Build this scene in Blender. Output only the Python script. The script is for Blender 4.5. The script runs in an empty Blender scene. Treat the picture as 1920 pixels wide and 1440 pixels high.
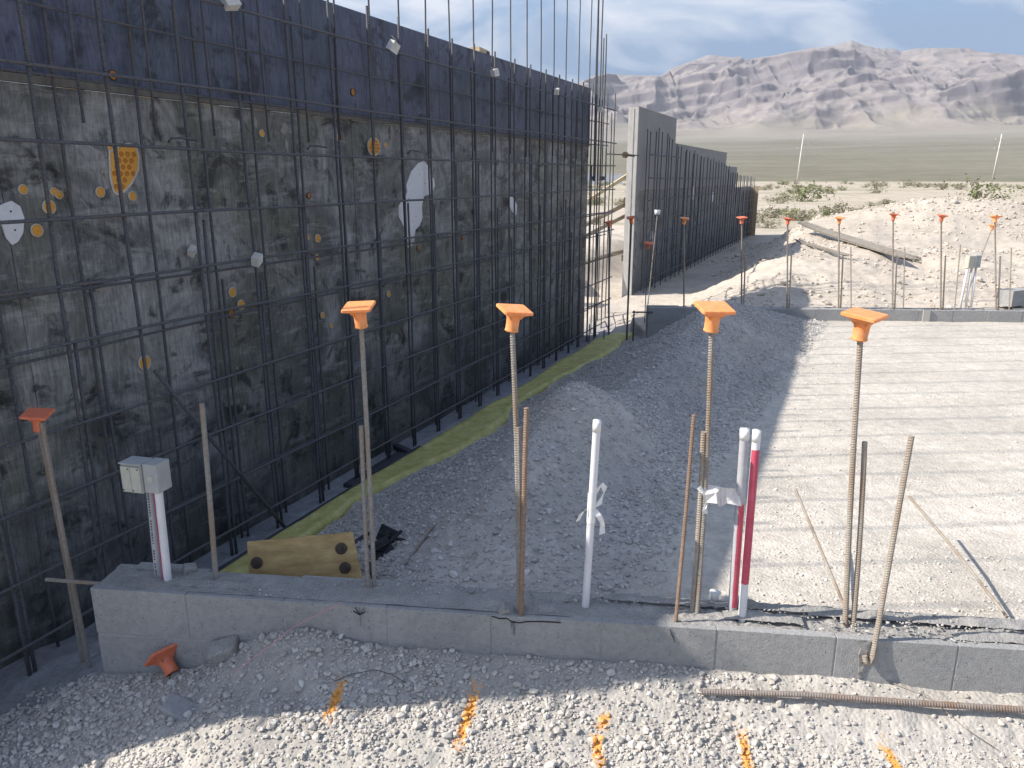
import bpy, math, random
import numpy as np
from mathutils import Vector, Matrix
random.seed(7); np.random.seed(7)
rad = math.radians
scn = bpy.context.scene
col = scn.collection

# ------------------------------------------------------------------ camera, light, exposure
CAMZ = 1.5
cd = bpy.data.cameras.new('camera'); cam = bpy.data.objects.new('camera', cd); col.objects.link(cam)
cam.location = (0, 0, CAMZ); cam.rotation_euler = (rad(90 - 15.05), 0, 0)
cd.sensor_width = 36; cd.lens = 36 * 1443 / 1920; cd.clip_start = 0.05; cd.clip_end = 60000
scn.camera = cam
scn.render.resolution_x = 1024; scn.render.resolution_y = 768
scn.view_settings.view_transform = 'Standard'; scn.view_settings.look = 'None'
scn.view_settings.gamma = 1; scn.view_settings.exposure = 0.96
try: scn.view_settings.use_curve_mapping = False
except Exception: pass
SUN_EL = 40.2
SUN_TO = Vector((-.9976 * math.cos(rad(SUN_EL)), -.0698 * math.cos(rad(SUN_EL)), math.sin(rad(SUN_EL))))
sd = bpy.data.lights.new('sun', 'SUN'); sun = bpy.data.objects.new('sun', sd); col.objects.link(sun)
sd.energy = 4.1; sd.angle = rad(0.62); sd.color = (1.0, 0.925, 0.83)
sun.rotation_euler = SUN_TO.to_track_quat('Z', 'Y').to_euler(); sun.location = (0, 0, 30)

world = bpy.data.worlds.new('World'); scn.world = world; world.use_nodes = True
nt = world.node_tree; nt.nodes.clear()
def N(t, typ, **kw):
    n = t.nodes.new(typ)
    for k, v in kw.items(): setattr(n, k, v)
    return n
def L(t, a, b): t.links.new(a, b)
wo = N(nt, 'ShaderNodeOutputWorld'); bg = N(nt, 'ShaderNodeBackground'); bg.inputs['Strength'].default_value = 0.15
sky = N(nt, 'ShaderNodeTexSky', sky_type='NISHITA'); sky.sun_disc = False
sky.sun_elevation = rad(SUN_EL); sky.sun_rotation = math.atan2(-.9976, -.0698) % (2 * math.pi)
sky.altitude = 700; sky.dust_density = 1.4; sky.air_density = 1.0; sky.ozone_density = 1.6
tc = N(nt, 'ShaderNodeTexCoord'); sep = N(nt, 'ShaderNodeSeparateXYZ'); L(nt, tc.outputs['Generated'], sep.inputs[0])
# project the view direction on a high flat layer so the thin clouds keep perspective
mx = N(nt, 'ShaderNodeMath', operation='ADD'); mx.inputs[1].default_value = 0.42; L(nt, sep.outputs['Z'], mx.inputs[0])
mx2 = N(nt, 'ShaderNodeMath', operation='MAXIMUM'); mx2.inputs[1].default_value = 0.05; L(nt, mx.outputs[0], mx2.inputs[0])
dx = N(nt, 'ShaderNodeMath', operation='DIVIDE'); L(nt, sep.outputs['X'], dx.inputs[0]); L(nt, mx2.outputs[0], dx.inputs[1])
dy = N(nt, 'ShaderNodeMath', operation='DIVIDE'); L(nt, sep.outputs['Y'], dy.inputs[0]); L(nt, mx2.outputs[0], dy.inputs[1])
cmb = N(nt, 'ShaderNodeCombineXYZ'); L(nt, dx.outputs[0], cmb.inputs[0]); L(nt, dy.outputs[0], cmb.inputs[1])
mp = N(nt, 'ShaderNodeMapping'); mp.inputs['Rotation'].default_value = (0, 0, rad(24)); mp.inputs['Scale'].default_value = (0.8, 1.3, 1); mp.inputs['Location'].default_value = (3.1, 1.7, 0)
L(nt, cmb.outputs[0], mp.inputs[0])
nz = N(nt, 'ShaderNodeTexNoise'); nz.inputs['Scale'].default_value = 3.6; nz.inputs['Detail'].default_value = 9; nz.inputs['Roughness'].default_value = .56; nz.inputs['Distortion'].default_value = .7
L(nt, mp.outputs[0], nz.inputs['Vector'])
rmp = N(nt, 'ShaderNodeValToRGB'); rmp.color_ramp.elements[0].position = .46; rmp.color_ramp.elements[1].position = .70; rmp.color_ramp.elements[1].color = (.82, .82, .82, 1)
L(nt, nz.outputs['Fac'], rmp.inputs[0])
# more veil low over the horizon
hz = N(nt, 'ShaderNodeMapRange'); hz.inputs['From Min'].default_value = .15; hz.inputs['From Max'].default_value = .34; hz.inputs['To Min'].default_value = .95; hz.inputs['To Max'].default_value = .0
L(nt, sep.outputs['Z'], hz.inputs['Value'])
low = N(nt, 'ShaderNodeMix', data_type='RGBA'); L(nt, hz.outputs[0], low.inputs['Factor']); low.inputs[7].default_value = (.56, 1.10, 1.86, 1)
mixc = N(nt, 'ShaderNodeMix', data_type='RGBA'); L(nt, rmp.outputs['Color'], mixc.inputs['Factor'])
tint = N(nt, 'ShaderNodeMix', data_type='RGBA', blend_type='MULTIPLY'); tint.inputs['Factor'].default_value = 1; tint.inputs[7].default_value = (.72, .75, .78, 1)
L(nt, sky.outputs[0], tint.inputs[6]); L(nt, tint.outputs[2], low.inputs[6]); L(nt, low.outputs[2], mixc.inputs[6]); mixc.inputs[7].default_value = (3.3, 3.4, 3.6, 1)
L(nt, mixc.outputs[2], bg.inputs['Color']); L(nt, bg.outputs[0], wo.inputs['Surface'])

# ------------------------------------------------------------------ GROUND FUNCTION (numpy)
#@@GF
A_W = 0.41087          # the big wall runs 23.54 degrees right of straight ahead
WD = (math.sin(A_W), math.cos(A_W)); WN = (math.cos(A_W), -math.sin(A_W)); OFF = -3.1577
def sm(x): x = np.clip(x, 0, 1); return x * x * (3 - 2 * x)
def hash2(ix, iy, seed):
    h = (ix.astype(np.int64) * 374761393 + iy.astype(np.int64) * 668265263 + seed * 1442695041) & 0xffffffff
    h = ((h ^ (h >> 13)) * 1274126177) & 0xffffffff
    h = (h ^ (h >> 16)) & 0xffffffff
    return h / 4294967295.0
def vnoise(x, y, seed=0):
    xi = np.floor(x); yi = np.floor(y); fx = x - xi; fy = y - yi
    fx = fx * fx * fx * (fx * (fx * 6 - 15) + 10); fy = fy * fy * fy * (fy * (fy * 6 - 15) + 10)
    a = hash2(xi, yi, seed); b = hash2(xi + 1, yi, seed); c = hash2(xi, yi + 1, seed); d = hash2(xi + 1, yi + 1, seed)
    return (a * (1 - fx) + b * fx) * (1 - fy) + (c * (1 - fx) + d * fx) * fy - .5
def fbm(x, y, octv=4, seed=0, gain=.5):
    r = 0; a = 1.; f = 1.
    for k in range(octv):
        r = r + a * vnoise(x * f + 17.3 * k, y * f - 9.1 * k, seed + k); a *= gain; f *= 2.03
    return r
STX0 = -1.596
def stem_y(X): return 2.607 - .119 * (X + 1.596)
FTX0 = 1.617
def far_y(X): return 9.07 - .053 * (X - 1.617)
def gh(X, Y, detail=True):
    X = np.asarray(X, float); Y = np.asarray(Y, float)
    s = X * WD[0] + Y * WD[1]; o = X * WN[0] + Y * WN[1] - OFF
    # --- pad between the two low walls, with the berm
    Hc = np.interp(s, [1.5, 2.4, 2.9, 3.5, 4.2, 4.8, 5.5, 6.4, 7.3, 7.8, 8.4, 9.3, 10.2, 11], [-.2, -.1, -.03, .13, .25, .20, .10, .13, .24, .25, .17, -.02, -.2, -.3])
    oc = np.interp(s, [2, 4.2, 7.5, 9.5], [1.7, 1.72, 1.95, 2.3])
    foot = np.interp(s, [2, 4.2, 7.5, 9.5], [2.6, 2.6, 2.9, 3.0])
    mnd = .10 * np.exp(-(((s - 4.0) / .33) ** 2 + ((o - 1.78) / .36) ** 2)) - .13 * np.exp(-(((s - 5.0) / .5) ** 2 + ((o - 1.6) / .7) ** 2)) + .05 * np.exp(-(((s - 7.6) / .6) ** 2 + ((o - 1.95) / .5) ** 2))
    tl = np.clip((o - .36) / (oc - .36), 0, 1)
    left = -.5 + (Hc + .5) * (tl ** 1.8 * (1.7 - .7 * tl))
    pad = -.115 + np.interp(s, [2, 3, 6], [.03, 0, -.02])
    right = pad + (Hc - pad) * (1 - sm((o - oc) / (foot - oc)))
    base_t = -.555
    inner = np.where(o < oc, left, right) + mnd
    inner = np.where(o < .36, base_t + (-.5 - base_t) * sm((o - .30) / .06), inner)
    if detail:
        rough = np.where(o < .34, .006, np.where(o < foot, .035, .007))
        inner = inner + rough * fbm(X * 2.7, Y * 2.7, 5, 3) + np.where((o > .36) & (o < foot), .02, .003) * np.abs(fbm(X * 9, Y * 9, 3, 9))
    # --- outside in front of the near low wall
    d = stem_y(X) - Y
    zf0 = np.interp(X, [-2.6, -1.9, -1.58, -1.36, -1.137, -1.0, -.87, -.79, -.67, -.5, -.3, .07, 1.7, 3], [-.55, -.46, -.375, -.345, -.285, -.175, -.13, -.12, -.127, -.148, -.155, -.16, -.168, -.17])
    zf1 = np.interp(X, [-2.6, -1.9, -1.44, -1.17, -.9, -.47, .1, .65, 3], [-.56, -.46, -.385, -.30, -.25, -.235, -.235, -.255, -.26])
    front = zf0 + (zf1 - zf0) * sm(d / .26) - .06 * sm((d - .25) / .5)
    tin = sm((X + 1.596 + .0) / .14)
    lowz = np.interp(o, [.0, .25, .55, 1.2], [-.565, -.55, -.46, -.41])
    if detail:
        front = front + .022 * fbm(X * 4.1, Y * 4.1, 4, 21) + .007 * fbm(X * 22, Y * 22, 3, 33)
        lowz = lowz + .05 * fbm(X * 3.1, Y * 3.1, 4, 41)
    inm = sm((Y - stem_y(X)) / .12 - .2)
    z = front * (1 - inm) + inner * inm
    # left of the near low wall the ground falls towards the footing
    lf = sm((-1.6 - X) / .25) * (1 - sm((Y - 3.1) / .8))
    z = z * (1 - lf) + np.minimum(lowz, z + .02) * lf
    # --- beyond the far low wall: cut, dirt bank and heaps
    far0 = -.33 + 0 * X
    bank = .26 * sm((X - 1.9) / .6) * sm((o - .6) / 1.9) + (.36 * sm((Y - 9.3) / 2.6) + .06 * sm((Y - 12) / 4)) * sm((o - .7) / 1.7)
    heap = .62 * np.exp(-(((X - 9.3) / 2.3) ** 2 + ((Y - 17.5) / 2.1) ** 2)) + .30 * np.exp(-(((X - 11.6) / 1.7) ** 2 + ((Y - 17.0) / 1.6) ** 2))
    pit = -.30 * np.exp(-(((X - 6.35) / .5) ** 2 + ((Y - 11.9) / .55) ** 2)) - .22 * np.exp(-(((X - 8.0) / .6) ** 2 + ((Y - 12.0) / .7) ** 2))
    fall = 1 - sm((Y - 19.5) / 4.0)
    far = far0 + (bank + heap) * fall + pit
    if detail:
        w = sm((o - .3) / .8) * (1 - sm((Y - 21) / 6)) * sm((Y - 9.5) / .6)
        far = far + w * (.07 * fbm(X * 1.3, Y * 1.3, 5, 51) + .04 * np.abs(fbm(X * 5, Y * 5, 3, 57))) + .02 * fbm(X * 2, Y * 2, 3, 58)
    fm = np.where(X > FTX0 - .02, sm((Y - far_y(X) - .02) / .12), sm((s - 9.75) / .5))
    z = z * (1 - fm) + far * fm
    # --- behind the big walls
    bz = -.5 + .50 * sm((-o - 1.0) / 1.2) * sm((s - 7) / 3)
    bz = bz + (.1 * fbm(X * .9, Y * .9, 4, 61) if detail else 0)
    bm = sm((-.05 - o) / .25)
    z = z * (1 - bm) + bz * bm
    # --- wide plain
    R = np.hypot(X, Y)
    plain = -.3 + (.16 * fbm(X * .12, Y * .12, 4, 71) * sm((R - 22) / 20) if detail else 0)
    pm = sm((R - 24) / 8)
    z = z * (1 - pm) + plain * pm
    # --- fan that climbs to the mountains
    u = np.clip(R - 345, 0, None)
    fan = u * .026 + (u / 3600) ** 2 * 95
    z = z + np.where(Y > 0, fan, fan * .3)
    return z
#@@END
MEM = [(2.45, .36, .60), (3.0, .33, .54), (3.3, .31, .50), (3.7, .30, .48), (4.0, .30, .58), (4.6, .29, .72), (5.2, .27, .76), (5.6, .26, .70), (5.9, .33, .56), (6.3, .38, .60), (7.0, .33, .62), (7.6, .30, .80), (8.4, .27, .84), (9.0, .30, .72), (9.6, .45, .70)]
def G(x, y): return float(gh(np.array([x]), np.array([y]))[0])
def W(s, o, z): return Vector((WD[0] * s + WN[0] * (OFF + o), WD[1] * s + WN[1] * (OFF + o), z))

# ------------------------------------------------------------------ materials
MATS = {}
def mat(name, base=(.5, .5, .5), rough=.85, metal=0., spec=.3):
    m = bpy.data.materials.new(name); m.use_nodes = True; t = m.node_tree
    b = t.nodes['Principled BSDF']; b.inputs['Base Color'].default_value = (*base, 1)
    b.inputs['Roughness'].default_value = rough; b.inputs['Metallic'].default_value = metal
    b.inputs['Specular IOR Level'].default_value = spec
    MATS[name] = m
    return m, t, b
def noise(t, vec, scale, detail=5, rough=.55, dist=0., sc3=None, loc=None):
    if sc3 is not None or loc is not None:
        mpn = N(t, 'ShaderNodeMapping')
        if sc3 is not None: mpn.inputs['Scale'].default_value = sc3
        if loc is not None: mpn.inputs['Location'].default_value = loc
        L(t, vec, mpn.inputs[0]); vec = mpn.outputs[0]
    n = N(t, 'ShaderNodeTexNoise'); n.inputs['Scale'].default_value = scale; n.inputs['Detail'].default_value = detail
    n.inputs['Roughness'].default_value = rough; n.inputs['Distortion'].default_value = dist
    L(t, vec, n.inputs['Vector']); return n.outputs['Fac']
def ramp(t, fac, stops):
    r = N(t, 'ShaderNodeValToRGB'); cr = r.color_ramp
    while len(cr.elements) < len(stops): cr.elements.new(.5)
    for e, (p, c) in zip(cr.elements, stops):
        e.position = p; e.color = (*c, 1) if len(c) == 3 else c
    L(t, fac, r.inputs[0]); return r.outputs['Color']
def mixn(t, fac, a, b, mode='MIX'):
    m = N(t, 'ShaderNodeMix', data_type='RGBA', blend_type=mode)
    for sock, v in ((m.inputs['Factor'], fac), (m.inputs[6], a), (m.inputs[7], b)):
        if isinstance(v, (int, float)): sock.default_value = v
        elif isinstance(v, tuple): sock.default_value = (*v, 1)
        else: L(t, v, sock)
    return m.outputs[2]
def mth(t, op, a, b=None, clamp=False):
    m = N(t, 'ShaderNodeMath', operation=op); m.use_clamp = clamp
    for i, v in enumerate((a, b)):
        if v is None: continue
        if isinstance(v, (int, float)): m.inputs[i].default_value = v
        else: L(t, v, m.inputs[i])
    return m.outputs[0]
def bump(t, b, h, strength=.4, dist=.01):
    n = N(t, 'ShaderNodeBump'); n.inputs['Strength'].default_value = strength; n.inputs['Distance'].default_value = dist
    L(t, h, n.inputs['Height']); L(t, n.outputs[0], b.inputs['Normal'])
def objc(t): return N(t, 'ShaderNodeTexCoord').outputs['Object']
def pos(t): return N(t, 'ShaderNodeNewGeometry').outputs['Position']
def K(a, b): return ((a,) * 3, (b,) * 3)
g3 = lambda v: (v, v, v)

PAINT = [(-.595, 2.318, -.611, 2.192), (-.128, 2.27, -.167, 2.08), (.312, 2.180, .295, 2.143), (.274, 2.105, .270, 1.985), (.747, 2.112, .727, 1.97), (1.182, 2.062, 1.20, 1.96)]
def paint_mask(t, P):
    """sprayed survey marks: broken orange dashes on the gravel, placed in world space"""
    flat = N(t, 'ShaderNodeVectorMath', operation='MULTIPLY'); flat.inputs[1].default_value = (1, 1, 0); L(t, P, flat.inputs[0])
    out = None
    for (x0, y0, x1, y1) in PAINT:
        d = Vector((x1 - x0, y1 - y0, 0)); ln = d.length; d.normalize()
        sub = N(t, 'ShaderNodeVectorMath', operation='SUBTRACT'); sub.inputs[1].default_value = ((x0 + x1) / 2, (y0 + y1) / 2, 0); L(t, flat.outputs[0], sub.inputs[0])
        a = N(t, 'ShaderNodeVectorMath', operation='DOT_PRODUCT'); a.inputs[1].default_value = d; L(t, sub.outputs[0], a.inputs[0])
        b_ = N(t, 'ShaderNodeVectorMath', operation='DOT_PRODUCT'); b_.inputs[1].default_value = (-d.y, d.x, 0); L(t, sub.outputs[0], b_.inputs[0])
        ea = mth(t, 'DIVIDE', mth(t, 'ABSOLUTE', a.outputs['Value']), ln / 2 + .01)
        eb = mth(t, 'DIVIDE', mth(t, 'ABSOLUTE', b_.outputs['Value']), .017)
        e = mth(t, 'MAXIMUM', ea, eb)
        out = e if out is None else mth(t, 'MINIMUM', out, e)
    n = noise(t, P, 55, 5, .75)
    v = mth(t, 'ADD', out, mth(t, 'MULTIPLY', mth(t, 'SUBTRACT', n, .46), 4.2))
    return mth(t, 'SUBTRACT', 1.0, mth(t, 'MULTIPLY', mth(t, 'SUBTRACT', v, .75), 1.8, True), True)

def ground_mat():
    m, t, b = mat('ground', rough=.95, spec=.15)
    P = pos(t); sx = N(t, 'ShaderNodeSeparateXYZ'); L(t, P, sx.inputs[0])
    at = N(t, 'ShaderNodeAttribute', attribute_name='zone'); zc = at.outputs['Color']
    n1 = noise(t, P, 1.3, 6, .6); n2 = noise(t, P, 14, 6, .65); n3 = noise(t, P, 120, 3, .6)
    c = mixn(t, 1.0, zc, ramp(t, n1, [(.3, g3(.80)), (.7, g3(1.10))]), 'MULTIPLY')
    c = mixn(t, 1.0, c, ramp(t, n2, [(.3, g3(.80)), (.7, g3(1.12))]), 'MULTIPLY')
    vor = N(t, 'ShaderNodeTexVoronoi'); vor.inputs['Scale'].default_value = 75; L(t, P, vor.inputs['Vector'])
    c = mixn(t, .45, c, mixn(t, 1., c, ramp(t, vor.outputs['Color'], [(0, g3(.75)), (1, g3(1.25))]), 'MULTIPLY'))
    # flats far away: scrub speckle on the plain and the fan
    ln = N(t, 'ShaderNodeVectorMath', operation='LENGTH'); L(t, P, ln.inputs[0]); R = ln.outputs['Value']
    scr = noise(t, P, .35, 5, .7)
    scm = mth(t, 'MULTIPLY', mth(t, 'MULTIPLY', mth(t, 'SUBTRACT', scr, .54), 9, True), mth(t, 'MULTIPLY', mth(t, 'SUBTRACT', R, 38), .02, True))
    c = mixn(t, mth(t, 'MULTIPLY', scm, .75), c, (.20, .185, .13))
    fanm = mth(t, 'MULTIPLY', mth(t, 'SUBTRACT', R, 338), .06, True)
    fn = noise(t, P, .004, 7, .62, sc3=(1, 1.5, 1)); fn2 = noise(t, P, .06, 5, .7)
    fc = ramp(t, fn, [(.3, (.16, .148, .105)), (.5, (.19, .18, .13)), (.7, (.235, .22, .17))])
    fc = mixn(t, 1., fc, ramp(t, fn2, [(.35, g3(.8)), (.65, g3(1.15))]), 'MULTIPLY')
    fc = mixn(t, mth(t, 'MULTIPLY', mth(t, 'SUBTRACT', mth(t, 'ADD', R, mth(t, 'MULTIPLY', fn, 1600.)), 3700.), .0011, True), fc, (.27, .25, .205))
    c = mixn(t, fanm, c, fc)
    pm = paint_mask(t, P)
    c = mixn(t, pm, c, (.74, .36, .09))
    L(t, c, b.inputs['Base Color'])
    hb = mth(t, 'ADD', mth(t, 'MULTIPLY', n3, .35), mth(t, 'ADD', mth(t, 'MULTIPLY', vor.outputs['Distance'], -.8), n2))
    bump(t, b, hb, .32, .016)
    return m
def stone_mat(name, lo, hi, paint=False):
    m, t, b = mat(name, rough=.92, spec=.2)
    oi = N(t, 'ShaderNodeObjectInfo'); c = ramp(t, oi.outputs['Random'], [(0, lo), (.5, tuple((a + d) / 2 for a, d in zip(lo, hi))), (.9, hi), (1, tuple(min(.8, v * 1.12) for v in hi))])
    P = pos(t); n = noise(t, P, 90, 4, .6); c = mixn(t, 1., c, ramp(t, n, [(.3, g3(.8)), (.7, g3(1.12))]), 'MULTIPLY')
    if paint: c = mixn(t, paint_mask(t, P), c, (.74, .36, .09))
    L(t, c, b.inputs['Base Color']); bump(t, b, n, .5, .004)
    return m
GROUND = ground_mat()
ST_FRONT = stone_mat('gravel stone', (.41, .385, .35), (.56, .535, .49), True)
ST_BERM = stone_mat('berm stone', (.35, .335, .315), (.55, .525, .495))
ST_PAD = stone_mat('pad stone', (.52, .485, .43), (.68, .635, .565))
ST_FAR = stone_mat('heap stone', (.42, .37, .31), (.60, .54, .46))

def cmu_mat():
    m, t, b = mat('concrete block', rough=.93, spec=.2)
    P = pos(t); a = noise(t, P, 3.2, 5, .6); f = noise(t, P, 260, 3, .6); g_ = noise(t, P, 45, 4, .65)
    c = ramp(t, a, [(.3, (.325, .328, .322)), (.7, (.405, .403, .395))])
    c = mixn(t, 1., c, ramp(t, g_, [(.3, g3(.86)), (.7, g3(1.1))]), 'MULTIPLY')
    # pale dust and lime bloom in thin patches
    d = noise(t, P, 7, 7, .7, sc3=(1, 1, 2.2)); c = mixn(t, ramp(t, d, [(.52, g3(0)), (.75, g3(.55))]), c, (.42, .405, .385))
    L(t, c, b.inputs['Base Color']); pt = noise(t, P, 130, 2, .5); c = mixn(t, ramp(t, pt, [(.66, g3(0)), (.70, g3(.7))]), c, (.10, .10, .10)); L(t, c, b.inputs['Base Color']); bump(t, b, mth(t, 'ADD', f, g_), .85, .007); return m
CMU = cmu_mat()
def grout_mat():
    m, t, b = mat('grout', rough=.95, spec=.15)
    P = pos(t); a = noise(t, P, 9, 6, .65); f = noise(t, P, 110, 4, .65)
    c = ramp(t, a, [(.3, (.27, .265, .25)), (.55, (.36, .35, .33)), (.75, (.46, .44, .40))])
    c = mixn(t, 1., c, ramp(t, f, [(.3, g3(.75)), (.7, g3(1.12))]), 'MULTIPLY')
    L(t, c, b.inputs['Base Color']); bump(t, b, mth(t, 'ADD', a, f), .7, .012); return m
GROUT = grout_mat()
MORTAR, _t, _b = mat('mortar', (.34, .335, .32), .95, 0, .15)
_n = noise(_t, pos(_t), 80, 4); L(_t, ramp(_t, _n, [(.3, (.28, .28, .275)), (.7, (.38, .375, .365))]), _b.inputs['Base Color'])

def ply_mat(name, dark, mid, light, green, gloss, bloom):
    m, t, b = mat(name, rough=gloss, spec=.35)
    O = objc(t)
    a = noise(t, O, 1.6, 8, .68, 1.2); v = noise(t, O, 2.2, 6, .7, .6, sc3=(2.4, 1, .5)); f = noise(t, O, 30, 5, .7, 0, sc3=(2.5, 1, .35))
    c = ramp(t, a, [(.30, dark), (.47, mid), (.60, light), (.72, mid)])
    c = mixn(t, ramp(t, noise(t, O, 1.1, 4, .6, .4, loc=(4, 2, 9)), [(.45, g3(0)), (.65, g3(.75))]), c, green)
    c = mixn(t, ramp(t, v, [(.52, g3(0)), (.66, g3(.5))]), c, tuple(x * .34 for x in dark))
    # black splashes of form oil
    bl = noise(t, O, 3.0, 8, .68, .7, loc=(1, 0, 3)); c = mixn(t, ramp(t, bl, [(.55, g3(0)), (.63, g3(.85))]), c, tuple(x * .35 for x in dark))
    b2 = noise(t, O, 7.5, 6, .6, .5, loc=(3, 0, 8)); c = mixn(t, ramp(t, b2, [(.57, g3(0)), (.65, g3(.7))]), c, tuple(x * .3 for x in dark))
    hs = noise(t, O, 3.6, 8, .72, .3, sc3=(.8, 1, 3.4), loc=(5, 0, 2)); c = mixn(t, ramp(t, hs, [(.52, g3(0)), (.60, g3(bloom * .45))]), c, tuple(min(.5, x * 1.25) for x in light))
    # pale scuffs and cement smears
    sc_ = noise(t, O, 5.5, 8, .75, 1.6, sc3=(1, 1, 1.7), loc=(7, 0, 1)); c = mixn(t, ramp(t, sc_, [(.645, g3(0)), (.70, g3(bloom))]), c, (.26, .255, .245))
    ol = noise(t, O, 2.7, 7, .7, 1.0, sc3=(1, 1, 3.2), loc=(2, 0, 5)); c = mixn(t, ramp(t, ol, [(.60, g3(0)), (.70, g3(bloom * .6))]), c, (.17, .165, .11))
    c = mixn(t, 1., c, ramp(t, f, [(.3, g3(.6)), (.7, g3(1.35))]), 'MULTIPLY')
    # the sheets turn darker towards their lower end
    sp = N(t, 'ShaderNodeSeparateXYZ'); L(t, O, sp.inputs[0])
    dn = mth(t, 'ADD', sp.outputs['Z'], mth(t, 'MULTIPLY', v, 1.2))
    c = mixn(t, ramp(t, mth(t, 'MULTIPLY', mth(t, 'ADD', dn, .6), .5), [(.30, g3(.55)), (.75, g3(0))]), c, tuple(x * .6 for x in dark))
    L(t, c, b.inputs['Base Color'])
    L(t, ramp(t, a, [(.3, g3(gloss - .1)), (.7, g3(gloss + .2))]), b.inputs['Roughness'])
    bump(t, b, mth(t, 'ADD', f, a), .25, .004); return m
PLY_LOW = ply_mat('stained form plywood', (.046, .047, .052), (.130, .130, .134), (.29, .285, .28), (.125, .130, .092), .55, .85)
PLY_TOP = ply_mat('coated form plywood', (.052, .058, .092), (.074, .082, .128), (.105, .115, .165), (.064, .082, .110), .42, .25)
PLY_FAR = ply_mat('grey form plywood', (.12, .12, .123), (.175, .175, .178), (.24, .237, .23), (.17, .166, .15), .6, .4)
def simple_noise(name, c0, c1, scale, rough=.85, metal=0, sc3=None, bs=.3, bd=.004, spec=.3, coord='obj'):
    m, t, b = mat(name, rough=rough, metal=metal, spec=spec); O = objc(t) if coord == 'obj' else pos(t)
    n = noise(t, O, scale, 6, .65, 0, sc3=sc3); L(t, ramp(t, n, [(.3, c0), (.7, c1)]), b.inputs['Base Color'])
    if bs: bump(t, b, n, bs, bd)
    return m
def rebar_mat(name, c0, c1, rust, amt, ribs=True):
    m, t, b = mat(name, rough=.62, metal=.0, spec=.45); O = objc(t)
    n = noise(t, pos(t), 9, 6, .7, sc3=(1, 1, .35)); n2 = noise(t, pos(t), 70, 3, .6)
    c = ramp(t, n2, [(.3, c0), (.7, c1)]); c = mixn(t, ramp(t, n, [(.62 - amt, g3(0)), (.80 - amt, g3(1))]), c, rust)
    L(t, c, b.inputs['Base Color'])
    if ribs:
        ww = N(t, 'ShaderNodeTexWave'); ww.wave_type = 'BANDS'; ww.bands_direction = 'Z' if ribs != 'X' else 'X'
        ww.inputs['Scale'].default_value = 32; ww.inputs['Distortion'].default_value = .1; L(t, O, ww.inputs['Vector'])
        bump(t, b, ww.outputs['Fac'], .9, .004)
    else: bump(t, b, n2, .3, .001)
    return m
RB_DARK = rebar_mat('dark rebar', (.075, .077, .088), (.125, .127, .142), (.13, .105, .09), .10)
RB_DARKX = rebar_mat('dark rebar horizontal', (.075, .077, .088), (.125, .127, .142), (.13, .105, .09), .10, 'X')
RB_GREY = rebar_mat('grey rebar', (.20, .185, .165), (.31, .29, .26), (.25, .18, .12), .16, False)
RB_BROWN = rebar_mat('dusty brown rebar', (.27, .24, .20), (.38, .345, .295), (.27, .205, .15), .2, False)
RB_RUST = rebar_mat('rusty rebar', (.19, .125, .085), (.28, .195, .14), (.21, .13, .085), .1, False)
RB_DUST = rebar_mat('dusty rebar on the ground', (.17, .15, .135), (.27, .235, .21), (.19, .12, .08), .15, False)
ORANGE = simple_noise('orange plastic', (.80, .27, .085), (.88, .34, .12), 60, .5, 0, bs=.1)
ORANGE_D = simple_noise('shaded orange plastic', (.60, .15, .075), (.72, .20, .10), 40, .6, 0, bs=.1)  # redder copy of the orange: look of caps in shade put into the colour
for _m in (ORANGE, ORANGE_D):
    _b = _m.node_tree.nodes['Principled BSDF']; _b.inputs['Subsurface Weight'].default_value = .25; _b.inputs['Subsurface Radius'].default_value = (.02, .006, .002); _b.inputs['Subsurface Scale'].default_value = 1
DISC = simple_noise('amber plastic', (.55, .25, .035), (.72, .36, .06), 160, .5)
DISC2 = simple_noise('dark amber plastic', (.36, .13, .02), (.50, .20, .03), 160, .5)
RIM = simple_noise('pale rim', (.42, .40, .36), (.55, .53, .48), 80, .7)
FOAMW = simple_noise('white foam', (.58, .58, .60), (.68, .68, .70), 40, .8, bs=.1)
YEL = simple_noise('yellow green membrane', (.36, .34, .10), (.60, .56, .24), 9, .62, bs=.7, bd=.03, coord='pos')
PVCW = simple_noise('white conduit', (.62, .62, .64), (.76, .76, .77), 14, .42, sc3=(1, 1, .4), bs=0)
PVCG = simple_noise('grey conduit', (.36, .36, .38), (.48, .48, .50), 20, .45, bs=0)
BOXG = simple_noise('grey utility box', (.33, .34, .33), (.41, .42, .41), 25, .5, bs=.1)
BOXC = simple_noise('cream box cover', (.42, .42, .35), (.52, .51, .43), 25, .5, bs=.1)
PINK = simple_noise('pink red paint', (.46, .06, .10), (.58, .11, .16), 30, .5, bs=0)
TAPE = simple_noise('white tape', (.66, .66, .64), (.80, .80, .78), 30, .6, bs=.2)
WOOD = simple_noise('weathered lumber', (.26, .20, .13), (.40, .32, .22), 6, .8, sc3=(1, 1, 8), bs=.3)
WOODP = simple_noise('pale lumber', (.46, .37, .22), (.58, .48, .31), 6, .8, sc3=(1, 1, 8), bs=.2)
WOODD = simple_noise('dark wet lumber', (.035, .036, .048), (.07, .07, .085), 9, .7, bs=.3)
PLYW = simple_noise('raw plywood', (.30, .19, .08), (.60, .43, .20), 5, .75, sc3=(1.3, 1, 5), bs=.25)
BLACK = simple_noise('black plastic', (.012, .012, .015), (.03, .03, .034), 30, .55)
KNOB = simple_noise('rusty washer', (.055, .045, .035), (.10, .07, .05), 40, .7)
ENDG = simple_noise('concrete grey panel edge', (.34, .335, .32), (.48, .47, .45), 12, .85, sc3=(1, 1, .4), bs=.3)
PANELG = simple_noise('clean grey panel face', (.19, .19, .195), (.235, .235, .24), 1.5, .7, bs=.1)
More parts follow.
